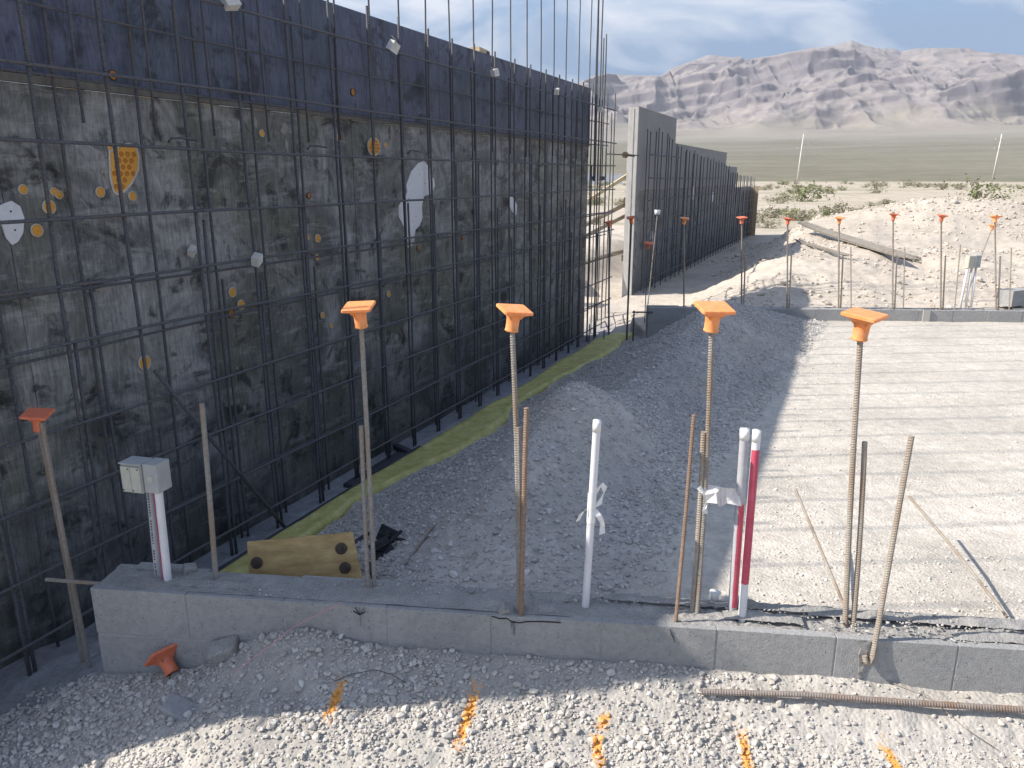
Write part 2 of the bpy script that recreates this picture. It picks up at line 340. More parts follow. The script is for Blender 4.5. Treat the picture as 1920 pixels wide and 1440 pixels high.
POLE = simple_noise('pale pole', (.55, .52, .46), (.65, .62, .56), 2, .8, bs=0)
SHEETW = simple_noise('white sheet metal', (.62, .64, .68), (.74, .76, .80), 2, .35, bs=0)
LEAF = simple_noise('dry desert leaf', (.17, .16, .105), (.28, .26, .18), 3, .8, bs=0, coord='pos')
LEAFG = simple_noise('green desert leaf', (.14, .16, .075), (.23, .25, .13), 3, .8, bs=0, coord='pos')
TWIG = simple_noise('shrub twig', (.10, .08, .055), (.16, .13, .09), 10, .9, bs=0)
STRING, _, _ = mat('pink string', (.75, .28, .34), .7)
INK, _, _ = mat('black marking', (.025, .025, .03), .8)

# ------------------------------------------------------------------ object helpers
def tag(o, label=None, cat=None, group=None, kind=None):
    if label: o['label'] = label
    if cat: o['category'] = cat
    if group: o['group'] = group
    if kind: o['kind'] = kind
    return o
def empty(name, loc=(0, 0, 0), rz=0., label=None, cat=None, group=None):
    o = bpy.data.objects.new(name, None); o.empty_display_size = .1; col.objects.link(o)
    o.location = loc; o.rotation_euler = (0, 0, rz); return tag(o, label, cat, group)
def mesh(name, v, f, m, parent=None, smooth=False):
    me = bpy.data.meshes.new(name); v = np.asarray(v, float).reshape(-1, 3)
    me.from_pydata(v.tolist(), [], [tuple(int(i) for i in q) for q in f]); me.materials.append(m)
    if smooth: me.shade_smooth()
    o = bpy.data.objects.new(name, me); col.objects.link(o); o.parent = parent; return o
class MB:
    def __init__(s): s.v = []; s.f = []
    def add(s, v, f):
        n = len(s.v); s.v += [tuple(p) for p in v]; s.f += [tuple(i + n for i in q) for q in f]; return s
    def box(s, x0, x1, y0, y1, z0, z1, M=None):
        v = [Vector((x, y, z)) for z in (z0, z1) for y in (y0, y1) for x in (x0, x1)]
        if M: v = [M @ p for p in v]
        return s.add(v, [(0, 2, 3, 1), (4, 5, 7, 6), (0, 1, 5, 4), (2, 6, 7, 3), (0, 4, 6, 2), (1, 3, 7, 5)])
    def bar(s, a, b, w, h, up=Vector((0, 0, 1))):
        a = Vector(a); b = Vector(b); d = b - a; x = d.normalized(); y = up.cross(x)
        if y.length < 1e-4: y = Vector((0, 1, 0))
        y.normalize(); z = x.cross(y)
        M = Matrix((( x.x, y.x, z.x, a.x), (x.y, y.y, z.y, a.y), (x.z, y.z, z.z, a.z), (0, 0, 0, 1)))
        return s.box(0, d.length, -w / 2, w / 2, -h / 2, h / 2, M)
    def tube(s, path, r, seg=8, cap=True):
        path = [Vector(p) for p in path]; n = len(path); rings = []
        rr = r if hasattr(r, '__len__') else [r] * n
        t0 = (path[1] - path[0]).normalized(); ref = Vector((1, 0, 0)) if abs(t0.x) < .8 else Vector((0, 1, 0))
        for i, p in enumerate(path):
            t = (path[min(i + 1, n - 1)] - path[max(i - 1, 0)]).normalized()
            u = t.cross(ref).normalized(); w = t.cross(u)
            rings.append([p + (u * math.cos(a) + w * math.sin(a)) * rr[i] for a in (2 * math.pi * k / seg for k in range(seg))])
        v = [q for R in rings for q in R]
        f = [(i * seg + k, i * seg + (k + 1) % seg, (i + 1) * seg + (k + 1) % seg, (i + 1) * seg + k) for i in range(n - 1) for k in range(seg)]
        if cap: f += [tuple(range(seg))[::-1], tuple((n - 1) * seg + k for k in range(seg))]
        return s.add(v, f)
    def prism(s, pts, y0, y1):     # outline in (x,z), extruded along y
        n = len(pts); v = [(x, y0, z) for x, z in pts] + [(x, y1, z) for x, z in pts]
        f = [tuple(range(n)), tuple(range(2 * n - 1, n - 1, -1))] + [(k, k + n, (k + 1) % n + n, (k + 1) % n) for k in range(n)]
        return s.add(v, f)
    def make(s, name, m, parent=None, smooth=False): return mesh(name, s.v, s.f, m, parent, smooth)
def rebar_verts(path, r, seg=10, pitch=.0088):
    """deformed bar: raised slanted ribs all along a polyline"""
    path = [Vector(p) for p in path]; L_ = [0]
    for a, b in zip(path, path[1:]): L_.append(L_[-1] + (b - a).length)
    tot = L_[-1]; step = pitch / 4; n = max(2, int(tot / step)); ts = np.linspace(0, tot, n + 1)
    P = np.array([[np.interp(t, L_, [p[k] for p in path]) for k in range(3)] for t in ts])
    T = np.gradient(P, axis=0); T /= np.linalg.norm(T, axis=1)[:, None]
    t0 = T[0]; ref = np.array([1., 0, 0]) if abs(t0[0]) < .8 else np.array([0, 1., 0])
    U = np.cross(T, ref); U /= np.linalg.norm(U, axis=1)[:, None]; V = np.cross(T, U)
    a = np.arange(seg) / seg * 2 * np.pi
    ph = (ts[:, None] / pitch + .35 * np.abs(np.sin(a))[None, :]) % 1.0
    rr = r * (.93 + .17 * (ph < .38)); rr = np.where((np.abs(np.cos(a)) > .985)[None, :], np.maximum(rr, r * 1.06), rr)
    Q = P[:, None, :] + rr[:, :, None] * (np.cos(a)[None, :, None] * U[:, None, :] + np.sin(a)[None, :, None] * V[:, None, :])
    i = np.arange(n)[:, None] * seg; k = np.arange(seg)[None, :]; k2 = (k + 1) % seg
    F = np.stack([i + k, i + k2, i + seg + k2, i + seg + k], -1).reshape(-1, 4)
    v = Q.reshape(-1, 3); f = [tuple(q) for q in F.tolist()] + [tuple(range(seg))[::-1], tuple(n * seg + j for j in range(seg))]
    return v, f
def fast_grid(name, V, nu, nv, m, smooth=True, attr=None):
    me = bpy.data.meshes.new(name); n = len(V)
    i = np.arange(nu - 1)[:, None] * nv; j = np.arange(nv - 1)[None, :]
    F = np.stack([i + j, i + nv + j, i + nv + j + 1, i + j + 1], -1).reshape(-1, 4)
    me.vertices.add(n); me.vertices.foreach_set('co', V.astype(np.float32).ravel())
    me.loops.add(F.size); me.loops.foreach_set('vertex_index', F.astype(np.int32).ravel())
    me.polygons.add(len(F)); me.polygons.foreach_set('loop_start', (np.arange(len(F)) * 4).astype(np.int32)); me.polygons.foreach_set('loop_total', np.full(len(F), 4, np.int32))
    me.update(calc_edges=True); me.validate()
    if smooth: me.shade_smooth()
    if attr is not None:
        ca = me.color_attributes.new('zone', 'FLOAT_COLOR', 'POINT'); ca.data.foreach_set('color', np.c_[attr, np.ones(n)].astype(np.float32).ravel())
    me.materials.append(m); o = bpy.data.objects.new(name, me); col.objects.link(o); return o

# ------------------------------------------------------------------ ground sheet
azf = np.radians(np.linspace(-40, 42, 560)); azc = np.radians(np.linspace(42, 320, 70))[1:]
az = np.r_[azf, azc]
rr_ = np.r_[[.02, .4, .8, 1.1], 1.3 * np.exp(np.arange(0, 470) * .0053), np.geomspace(16, 60, 110)[1:], np.geomspace(60, 420, 60)[1:], np.geomspace(420, 6900, 60)[1:]]
AZ, RR = np.meshgrid(az, rr_, indexing='ij'); GX = RR * np.sin(AZ); GY = RR * np.cos(AZ)
GZ = gh(GX, GY)
def zone_col(X, Y):
    s = X * WD[0] + Y * WD[1]; o = X * WN[0] + Y * WN[1] - OFF
    c = np.empty(X.shape + (3,)); c[:] = (.45, .425, .385)
    def put(w, colr):
        w = np.clip(w, 0, 1)[..., None]; c[:] = c * (1 - w) + np.array(colr) * w
    inner = sm((Y - stem_y(X) - .05) / .1)
    put(inner, (.535, .50, .44))
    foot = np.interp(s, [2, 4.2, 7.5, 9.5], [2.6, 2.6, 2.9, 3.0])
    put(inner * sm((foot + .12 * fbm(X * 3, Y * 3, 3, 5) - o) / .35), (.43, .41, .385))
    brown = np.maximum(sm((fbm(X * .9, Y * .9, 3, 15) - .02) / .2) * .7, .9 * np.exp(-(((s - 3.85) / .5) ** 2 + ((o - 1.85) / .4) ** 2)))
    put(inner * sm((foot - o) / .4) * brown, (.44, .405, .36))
    put(sm((.36 - o) / .03) * sm((s - 1.0) / .3), (.29, .30, .325))
    put(sm((-1.55 - X) / .2) * (1 - sm((Y - 3) / .5)), (.30, .30, .31))
    # fine dusty patches between the gravel
    put((1 - inner) * sm((fbm(X * 2.2, Y * 5, 3, 81) - .06) / .15) * .55, (.42, .40, .36))
    fm = np.where(X > FTX0 - .02, sm((Y - far_y(X) - .02) / .12), sm((s - 9.75) / .5))
    put(fm, (.51, .455, .385))
    put(sm((-.05 - o) / .2), (.56, .50, .42))
    R = np.hypot(X, Y); put(sm((R - 24) / 8), (.50, .44, .355))
    put(sm((R - 24) / 8) * sm(fbm(X * .05, Y * .16, 4, 91) / .25) * .75, (.36, .33, .235))
    return c
ZC = zone_col(GX, GY)
# close the ring at the seam
GVx = np.stack([GX, GY, GZ], -1).reshape(-1, 3)
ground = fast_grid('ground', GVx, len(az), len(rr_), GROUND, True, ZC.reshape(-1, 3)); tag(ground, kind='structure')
ground['label'] = 'pale gravelly desert ground with graded pad, berm and dirt heaps'

# ------------------------------------------------------------------ mountains
SKY_AZ = [-30, -18, -8, 0, 4.64, 5.55, 6.65, 8.11, 10.28, 10.8, 11.5, 12.71, 13.39, 14.79, 15.48, 15.66, 17.18, 18.49, 19.78, 21.06, 22.23, 23.11, 23.9, 24.67, 25.14, 25.87, 27.19, 28.35, 28.92, 29.51, 30.62, 31.72, 36, 44, 60]
SKY_T = [.04, .06, .085, .10, .1106, .1177, .1211, .1183, .117, .1227, .1283, .1348, .1385, .1353, .1354, .1319, .1343, .1378, .1412, .1423, .1466, .1402, .1367, .1358, .1321, .1345, .1335, .1321, .1309, .1265, .124, .1206, .11, .09, .05]
maz = np.radians(np.linspace(-28, 58, 1150)); mr = np.r_[np.linspace(3500, 6300, 330), np.linspace(6320, 6700, 12)]
MA, MR = np.meshgrid(maz, mr, indexing='ij'); MX = MR * np.sin(MA); MY = MR * np.cos(MA)
tgt = np.interp(np.degrees(MA), SKY_AZ, SKY_T) + .0008 * fbm(np.degrees(MA) * 5, MR * 0, 4, 7)
_k = np.hanning(151); _k /= _k.sum(); _row = tgt[:, 0]; _sm = np.convolve(np.pad(_row, 75, 'edge'), _k, 'valid')
crest_top = tgt * 6300 + CAMZ; crest_low = np.repeat(_sm[:, None], MR.shape[1], 1) * 6300 + CAMZ
fan0 = gh(MX, MY, False)
basejit = 420 * fbm(np.degrees(MA) * .22, MR * 0 + 3, 1, 12)
q = np.clip((MR - 3950 - basejit) / (6300 - 3950 - basejit), 0, 1)
prof = np.interp(q, [0, .15, .3, .42, .52, .66, .8, .9, 1], [0, .05, .18, .34, .42, .60, .74, .88, 1])
crest = crest_low + (crest_top - crest_low) * sm((q - .80) / .20)
warp = 1.1 * fbm(MX / 600, MY / 600, 3, 24)
az_d = np.degrees(MA) * 1.05 + warp + q * .6
gul = 1 - 2 * np.abs(fbm(az_d * .9, q * 1.3, 5, 31, .58)); gul2 = 1 - 2 * np.abs(fbm(az_d * 3.4, q * 4.0, 4, 35, .6))
env = np.sin(np.pi * np.clip(q, 0, 1) ** .8) * sm(q / .3)
def ridged(x, y, oc_, seed):
    r_ = 0; a = 1.; w_ = 1.
    for k in range(oc_):
        n_ = 1 - 2 * np.abs(vnoise(x + 5.1 * k, y - 3.7 * k, seed + k)); n_ = n_ * n_; r_ = r_ + a * n_ * w_; w_ = np.clip(n_ * 1.6, 0, 1); a *= .5; x = x * 2.07; y = y * 2.07
    return r_
wx = 160 * fbm(MX / 420, MY / 420, 3, 25); wy = 160 * fbm(MX / 420 + 7, MY / 420, 3, 26)
MZ = fan0 + (crest - fan0) * prof + env * (170 * (ridged((MX + wx) / 800, (MY + wy) / 900, 5, 31) - .75) + 30 * (ridged((MX - wx) / 230, (MY + wy) / 200, 4, 41) - .75))
# strata: hard beds stand as ledges, dipping across the range
lay = (MZ - 14 * np.degrees(MA) + 30 * warp) / 74.0; fr = lay - np.floor(lay)
MZ = MZ + env * 44 * (sm(fr * 2.6) - fr) * (.6 + fbm(MX / 500, MY / 500, 3, 44))
MZ = np.minimum(MZ, (tgt - .0006) * MR + CAMZ + 1e9 * (q >= .995))
back = MR > 6300; MZ = np.where(back, crest - (MR - 6300) * .6, MZ)
MZ = np.where(q <= 0, fan0 - 6, MZ)
def mountain_mat():
    m, t, b = mat('mountain rock', rough=.95, spec=.1)
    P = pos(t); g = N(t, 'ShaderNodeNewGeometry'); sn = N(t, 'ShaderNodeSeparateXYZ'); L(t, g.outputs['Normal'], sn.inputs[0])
    a = noise(t, P, .0016, 7, .6); f = noise(t, P, .012, 7, .68); st = noise(t, P, .010, 5, .65, .5, sc3=(.35, .35, 3.2))
    c = ramp(t, a, [(.32, (.20, .18, .178)), (.5, (.255, .23, .22)), (.68, (.33, .29, .255))])
    c = mixn(t, ramp(t, st, [(.46, g3(0)), (.62, g3(.6))]), c, (.19, .17, .165))
    c = mixn(t, 1., c, ramp(t, f, [(.3, g3(.70)), (.7, g3(1.2))]), 'MULTIPLY')
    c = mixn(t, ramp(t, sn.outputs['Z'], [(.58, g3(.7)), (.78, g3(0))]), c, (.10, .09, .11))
    sz = N(t, 'ShaderNodeSeparateXYZ'); L(t, P, sz.inputs[0])
    ap = mth(t, 'ADD', mth(t, 'DIVIDE', sz.outputs['Z'], 430.), mth(t, 'MULTIPLY', mth(t, 'SUBTRACT', a, .5), 1.6))
    c = mixn(t, ramp(t, ap, [(.50, g3(.85)), (.82, g3(0))]), c, (.27, .245, .195))
    L(t, c, b.inputs['Base Color']); bump(t, b, mth(t, 'ADD', f, st), .32, 22); return m
hills = fast_grid('hills', np.stack([MX, MY, MZ], -1).reshape(-1, 3), len(maz), len(mr), mountain_mat(), True); tag(hills, 'bare grey purple mountain range across the desert plain', kind='structure')

# ------------------------------------------------------------------ haze (air)
hb = MB().box(-7000, 7000, -7000, 7000, -14, 1200).make('haze', bpy.data.materials.new('air')); tag(hb, 'thin dusty desert air in front of the mountains', kind='stuff')
hm = hb.data.materials[0]; hm.use_nodes = True; ht = hm.node_tree; ht.nodes.clear()
ho = N(ht, 'ShaderNodeOutputMaterial'); pv = N(ht, 'ShaderNodeVolumePrincipled'); pv.inputs['Density'].default_value = 6.8e-5; pv.inputs['Color'].default_value = (.85, .88, .97, 1); pv.inputs['Anisotropy'].default_value = .1
L(ht, pv.outputs[0], ho.inputs['Volume'])

# ------------------------------------------------------------------ scatter (stones)
def stone_variants(m, n=6, flat=.75):
    out = []
    for k in range(n):
        import bmesh
        bm = bmesh.new(); bmesh.ops.create_icosphere(bm, subdivisions=1 if k % 3 else 2, radius=.5)
        rs = np.random.RandomState(100 + k + n)
        cuts = [Vector(rs.normal(size=3)).normalized() for _ in range(7)]
        for v in bm.verts:
            p = v.co.copy()
            for c in cuts:
                d = p.dot(c); lim = .33
                if d > lim: p -= c * (d - lim) * .9
            p += Vector(rs.normal(size=3)) * .018; v.co = Vector((p.x * 1.15, p.y, p.z * flat))
        me = bpy.data.meshes.new('stone'); bm.to_mesh(me); bm.free(); me.materials.append(m)
        out.append(bpy.data.objects.new('stone_%d' % k, me))
    c = bpy.data.collections.new('stone variants')
    for o in out: c.objects.link(o)
    return c
def scatter(name, pts, size, m, label, nvar=6, cat='gravel'):
    n = len(pts); rs = np.random.RandomState(len(name) + n)
    me = bpy.data.meshes.new(name); me.vertices.add(n); me.vertices.foreach_set('co', np.asarray(pts, np.float32).ravel())
    a = me.attributes.new('sc', 'FLOAT_VECTOR', 'POINT'); S = size[:, None] * rs.uniform(.75, 1.2, (n, 3)); a.data.foreach_set('vector', S.astype(np.float32).ravel())
    a = me.attributes.new('rt', 'FLOAT_VECTOR', 'POINT'); R = np.c_[rs.uniform(-.5, .5, n), rs.uniform(-.5, .5, n), rs.uniform(0, 6.28, n)]; a.data.foreach_set('vector', R.astype(np.float32).ravel())
    a = me.attributes.new('ix', 'INT', 'POINT'); a.data.foreach_set('value', rs.randint(0, nvar, n).astype(np.int32))
    me.materials.append(m)
    o = bpy.data.objects.new(name, me); col.objects.link(o)
    ng = bpy.data.node_groups.new(name, 'GeometryNodeTree'); ng.interface.new_socket('Geometry', in_out='INPUT', socket_type='NodeSocketGeometry'); ng.interface.new_socket('Geometry', in_out='OUTPUT', socket_type='NodeSocketGeometry')
    gi = ng.nodes.new('NodeGroupInput'); go = ng.nodes.new('NodeGroupOutput'); ip = ng.nodes.new('GeometryNodeInstanceOnPoints')
    ci = ng.nodes.new('GeometryNodeCollectionInfo'); ci.inputs['Collection'].default_value = stone_variants(m, nvar); ci.inputs['Separate Children'].default_value = True; ci.inputs['Reset Children'].default_value = True
    def na(nm, ty):
        x = ng.nodes.new('GeometryNodeInputNamedAttribute'); x.data_type = ty; x.inputs['Name'].default_value = nm
        return [q_ for q_ in x.outputs if q_.enabled and q_.name == 'Attribute'][0]
    ng.links.new(gi.outputs[0], ip.inputs['Points']); ng.links.new(ci.outputs[0], ip.inputs['Instance']); ip.inputs['Pick Instance'].default_value = True
    ng.links.new(na('ix', 'INT'), ip.inputs['Instance Index']); ng.links.new(na('sc', 'FLOAT_VECTOR'), ip.inputs['Scale']); ng.links.new(na('rt', 'FLOAT_VECTOR'), ip.inputs['Rotation'])
    ng.links.new(ip.outputs[0], go.inputs[0])
    md = o.modifiers.new('scatter', 'NODES'); md.node_group = ng
    tag(o, label, cat, kind='stuff'); return o
def place(X, Y, size, sink=.15): return np.c_[X, Y, gh(X, Y) + size * (.5 - sink) * .6]
rs = np.random.RandomState(3)
# foreground gravel
n = 95000; X = rs.uniform(-2.7, 2.9, n); Y = rs.uniform(1.35, 2.75, n); d = stem_y(X) - Y
patch = fbm(X * 2.2, Y * 5, 3, 81); thin = sm((X - .4) / .6) * sm((.30 - d) / .15)
keep = (d > .006) & (rs.rand(n) > np.clip((patch - .06) / .15, 0, 1) * .62) & (rs.rand(n) > thin * .8)
left = (X < -1.62); keep |= left & (rs.rand(n) < .35) & (Y < 3.2)
o_ = X * WN[0] + Y * WN[1] - OFF; keep &= o_ > .25
keep &= ~((X > 1.0) & (rs.rand(n) < .25))
X, Y = X[keep], Y[keep]; sz = np.clip(rs.lognormal(-4.74, .52, len(X)), .004, .036); sz *= np.where(X > .9, .8, 1)
scatter('gravel', place(X, Y, sz), sz, ST_FRONT, 'loose crushed gravel in front of the near block wall')
# berm and trench side
n = 105000; s_ = rs.uniform(2.2, 10.2, n); o_ = rs.uniform(.3, 3.3, n); X = WD[0] * s_ + WN[0] * (OFF + o_); Y = WD[1] * s_ + WN[1] * (OFF + o_)
foot = np.interp(s_, [2, 4.2, 7.5, 9.5], [2.6, 2.6, 2.9, 3.0]); soft = np.maximum(fbm(X * .9, Y * .9, 3, 15), .3 * np.exp(-(((s_ - 3.85) / .42) ** 2 + ((o_ - 1.85) / .35) ** 2)))
keep = (Y > stem_y(X) + .22) & (Y < far_y(X) - .02) & (o_ < foot - .15 * rs.rand(n)) & (o_ > .4) & (rs.rand(n) < np.where(soft > .06, .38, .95)) & (rs.rand(n) < np.clip(9 / (s_ + 2), .55, 1))
mlo = np.interp(s_, [m[0] for m in MEM], [m[1] for m in MEM]); mhi = np.interp(s_, [m[0] for m in MEM], [m[2] for m in MEM]); keep &= ~((o_ > mlo - .03) & (o_ < mhi + .015))
X, Y = X[keep], Y[keep]; sz = np.clip(rs.lognormal(-4.40, .40, len(X)), .006, .05)
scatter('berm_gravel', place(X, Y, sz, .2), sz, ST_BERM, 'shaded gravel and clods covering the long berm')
# pad
n = 52000; X = rs.uniform(.2, 7.5, n); Y = 2.5 + 6.4 * rs.rand(n) ** 1.7; o_ = X * WN[0] + Y * WN[1] - OFF
nearp = fbm(X * 1.6, Y * 1.6, 3, 99) + .25 * sm((3.6 - Y) / .8)
keep = (Y > stem_y(X) + .21) & (Y < far_y(X) - .03) & (o_ > 2.6) & (rs.rand(n) < np.clip(.02 + nearp * 2.0, .02, .7))
X, Y = X[keep], Y[keep]; sz = np.clip(rs.lognormal(-4.9, .4, len(X)), .004, .02)
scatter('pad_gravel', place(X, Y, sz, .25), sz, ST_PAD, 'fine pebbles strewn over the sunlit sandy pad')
# heaps
n = 26000; X = rs.uniform(1.4, 17, n); Y = rs.uniform(9.3, 23, n); o_ = X * WN[0] + Y * WN[1] - OFF
dens = .30 + 1.5 * fbm(X * .7, Y * .7, 3, 77) + 1.2 * np.exp(-(((X - 10.6) / 2.) ** 2 + ((Y - 16.3) / 2.2) ** 2))
keep = ((Y > far_y(X) + .22) | (X < 1.5)) & (o_ > .25) & (rs.rand(n) < dens)
X, Y = X[keep], Y[keep]; sz = np.clip(rs.lognormal(-3.45, .50, len(X)), .012, .20)
scatter('rubble', place(X, Y, sz, .25), sz, ST_FAR, 'pale rubble and clods on the dirt bank and heaps')
# crumbs on the near wall top
n = 2600; X = rs.uniform(-1.55, 2.7, n); v_ = rs.rand(n); Y = stem_y(X) + .02 + .16 * v_
keep = rs.rand(n) < np.clip(.25 + 2.6 * fbm(X * 3.3, Y * 9, 3, 64) + .25 * (X > .35), 0, 1)
X, Y = X[keep], Y[keep]; sz = np.clip(rs.lognormal(-5.0, .45, len(X)), .003, .02)
scatter('grout_crumbs', np.c_[X, Y, np.full(len(X), .001) + sz * .2], sz, stone_mat('crumb', (.30, .295, .28), (.48, .46, .42)), 'loose grout crumbs along the top of the near block wall')

# ------------------------------------------------------------------ big formwork wall and its steel
S0, S1 = .887, 9.66
WROT = math.pi / 2 - A_W
def wall_empty(name, label, cat, group=None):
    return empty(name, (WN[0] * OFF, WN[1] * OFF, 0), WROT, label, cat, group)    # local x = along wall, -y = towards the camera side
fw = wall_empty('formwork_wall', 'long dark stained plywood wall form with amber discs, left side of the site', 'formwork wall')
def panels(parent, s0, s1, z0, z1, width, m, name, y0=0., th=.02):
    k = 0; s = s0
    while s < s1 - .05:
        e = min(s + width, s1); j = random.uniform(0, .0025)
        MB().box(s + .0015, e - .0015, y0 + j, y0 + th + j, z0, z1).make(name, m, parent); s = e; k += 1
panels(fw, S0, S1, -.60, 1.868, 1.22, PLY_LOW, 'plywood_panel')
panels(fw, S0, S1, 1.905, 2.555, 2.44, PLY_TOP, 'upper_panel', -.012, .03)
MB().box(S0, S1, -.016, .02, 1.871, 1.902).make('joint_batten', simple_noise('batten', (.10, .095, .09), (.17, .16, .14), 8, .8, sc3=(3, 1, 1)), fw)
s = S0 + .02
while s < S1 - .05:
    MB().box(s, s + .04, .024, .125, -.6, 2.54).make('stud', WOOD, fw); s += .405
MB().box(S1 - .04, S1 - .002, .024, .13, -.6, 2.54).make('end_stud', WOOD, fw)
for z in (-.2, .6, 1.4, 2.2): MB().box(S0, S1, .13, .21, z, z + .09).make('waler', WOOD, fw)
def disc(s, z, r, parent, big=False, dim=False):
    b = MB(); seg = 20
    e = empty_part = None
    P = lambda rr, y: [(s + rr * math.cos(a), y, z + rr * math.sin(a)) for a in (2 * math.pi * k / seg for k in range(seg))]
    b = MB(); prof = [(r * 1.08, -.001), (r * 1.08, -.006), (r * .95, -.008), (r * .93, -.004)]
    v = [p for q in prof for p in P(*q)]; f = [(i * seg + k, i * seg + (k + 1) % seg, (i + 1) * seg + (k + 1) % seg, (i + 1) * seg + k) for i in range(3) for k in range(seg)]
    b.add(v, f); rim = b.make('disc_rim', RIM if not dim else KNOB, parent, True)
    b = MB(); prof = [(r * .93, -.004), (r * .7, -.0075), (r * .62, -.0075), (r * .55, -.005), (r * .30, -.0095), (.0005, -.0098)]
    v = [p for q in prof for p in P(*q)]; f = [(i * seg + k, i * seg + (k + 1) % seg, (i + 1) * seg + (k + 1) % seg, (i + 1) * seg + k) for i in range(len(prof) - 1) for k in range(seg)]
    d_ = b.add(v, f).make('amber_disc', DISC2 if dim else DISC, rim, True)
    return d_
DS = [(2.194, 1.451, .019), (2.330, 1.440, .017), (2.352, 1.427, .018), (2.297, 1.377, .029), (2.556, 1.434, .023), (2.727, 1.412, .022), (2.226, 1.283, .026), (3.662, 1.741, .020), (4.395, 1.75, .023), (4.957, 1.723, .019), (4.003, 1.133, .019), (4.11, 1.119, .026), (4.092, 1.001, .020), (3.316, .876, .027), (3.374, .798, .027), (4.108, .619, .021), (4.192, .536, .018), (2.677, .611, .035), (4.917, .651, .024), (4.047, 1.387, .019), (6.37, 1.198, .023), (6.151, .986, .019), (5.362, .956, .017), (2.638, 1.63, .014)]
for i, (a, z, r) in enumerate(DS): disc(a, z, r, fw, dim=i in (20, 21, 22, 19))
disc(3.289, .76, .024, fw, dim=True)
for a, z, r in ((2.693, 1.945, .021), (4.566, 2.045, .024)):
    o = disc(a, z, r, fw, dim=True); o.parent.location.y = -.012
def outline_patch(pts, name, m, parent, th=.004, grow=0., off=.001):
    c = np.mean(pts, axis=0); P = [tuple(np.array(p) + (np.array(p) - c) / max(1e-6, np.linalg.norm(np.array(p) - c)) * grow) for p in pts]
    # round the outline off
    Q = []
    for i in range(len(P)):
        a, b_, c_ = np.array(P[i - 1]), np.array(P[i]), np.array(P[(i + 1) % len(P)])
        Q += [tuple(.25 * a + .75 * b_), tuple(b_ * .97 + .015 * (a + c_)), tuple(.25 * c_ + .75 * b_)]
    n = len(Q); b = MB(); b.prism(Q[::-1], -off - th, -off); return b.make(name, m, parent)
OV = [(2.635, 1.611), (2.686, 1.631), (2.741, 1.645), (2.778, 1.627), (2.784, 1.591), (2.77, 1.534), (2.731, 1.481), (2.686, 1.442), (2.643, 1.428), (2.629, 1.445), (2.624, 1.505)]
outline_patch(OV, 'oval_rim', RIM, fw, .005, .012); ov_ = outline_patch(OV, 'amber_oval', DISC, fw, .007, 0)
def inside(p, poly):
    c = False; n = len(poly)
    for i in range(n):
        (x1, y1), (x2, y2) = poly[i], poly[i - 1]
        if (y1 > p[1]) != (y2 > p[1]) and p[0] < (x2 - x1) * (p[1] - y1) / (y2 - y1) + x1: c = not c
    return c
def dimples(poly, r, step, parent):
    xs = [p[0] for p in poly]; zs = [p[1] for p in poly]; z = min(zs); row = 0
    while z < max(zs):
        x = min(xs) + (step / 2 if row % 2 else 0)
        while x < max(xs):
            if inside((x, z), poly) and inside((x + r, z), poly) and inside((x - r, z + r), poly):
                seg = 10; b = MB(); rg = [[(x + q_ * math.cos(a), y, z + q_ * math.sin(a)) for a in (6.2832 * k / seg for k in range(seg))] for q_, y in ((r, -.008), (r * .9, -.0105), (r * .75, -.0085), (.0004, -.0085))]
                b.add([p for q_ in rg for p in q_], [(i * seg + k, i * seg + (k + 1) % seg, (i + 1) * seg + (k + 1) % seg, (i + 1) * seg + k) for i in range(3) for k in range(seg)])
                b.make('dimple', DISC2, parent, True)
            x += step
        z += step * .86; row += 1
dimples(OV, .013, .034, ov_)
BD = [(4.804 + .072 * math.cos(a), 1.707 + .055 * math.sin(a)) for a in np.linspace(0, 6.28, 17)[:-1]]
outline_patch(BD, 'round_rim', RIM, fw, .005, .009); dimples(BD, .010, .026, outline_patch(BD, 'amber_round', DISC, fw, .007))
W1 = [(2.085, 1.375), (2.11, 1.385), (2.134, 1.393), (2.16, 1.373), (2.165, 1.334), (2.154, 1.287), (2.133, 1.256), (2.111, 1.245), (2.095, 1.273), (2.09, 1.335)]
BIG = [(5.494, 1.609), (5.584, 1.558), (5.581, 1.508), (5.641, 1.479), (5.655, 1.425), (5.591, 1.367), (5.47, 1.349), (5.432, 1.284), (5.444, 1.201), (5.399, 1.141), (5.339, 1.116), (5.302, 1.04), (5.221, 1.033), (5.168, 1.073), (5.18, 1.133), (5.109, 1.216), (5.115, 1.294), (5.187, 1.339), (5.244, 1.382), (5.232, 1.429), (5.302, 1.528), (5.41, 1.592)]
CR = [(7.156, 1.307), (7.248, 1.294), (7.356, 1.223), (7.329, 1.135), (7.248, 1.175), (7.182, 1.229)]
for pts in (W1, BIG, CR): outline_patch(pts, 'white_patch', FOAMW, fw, .006, .014)
outline_patch([(5.17, 1.05), (5.33, 1.06), (5.31, 1.0), (5.25, .965), (5.19, .98)], 'grey_patch', RIM, fw, .004)
for a, z in ((2.125, 1.365), (2.13, 1.29), (5.2, 1.27), (5.35, 1.2), (5.5, 1.45), (5.58, 1.42), (5.3, 1.33), (5.42, 1.52)):
    MB().tube([(a, -.0072, z), (a, -.0085, z)], .004, 8).make('screw', INK, fw)
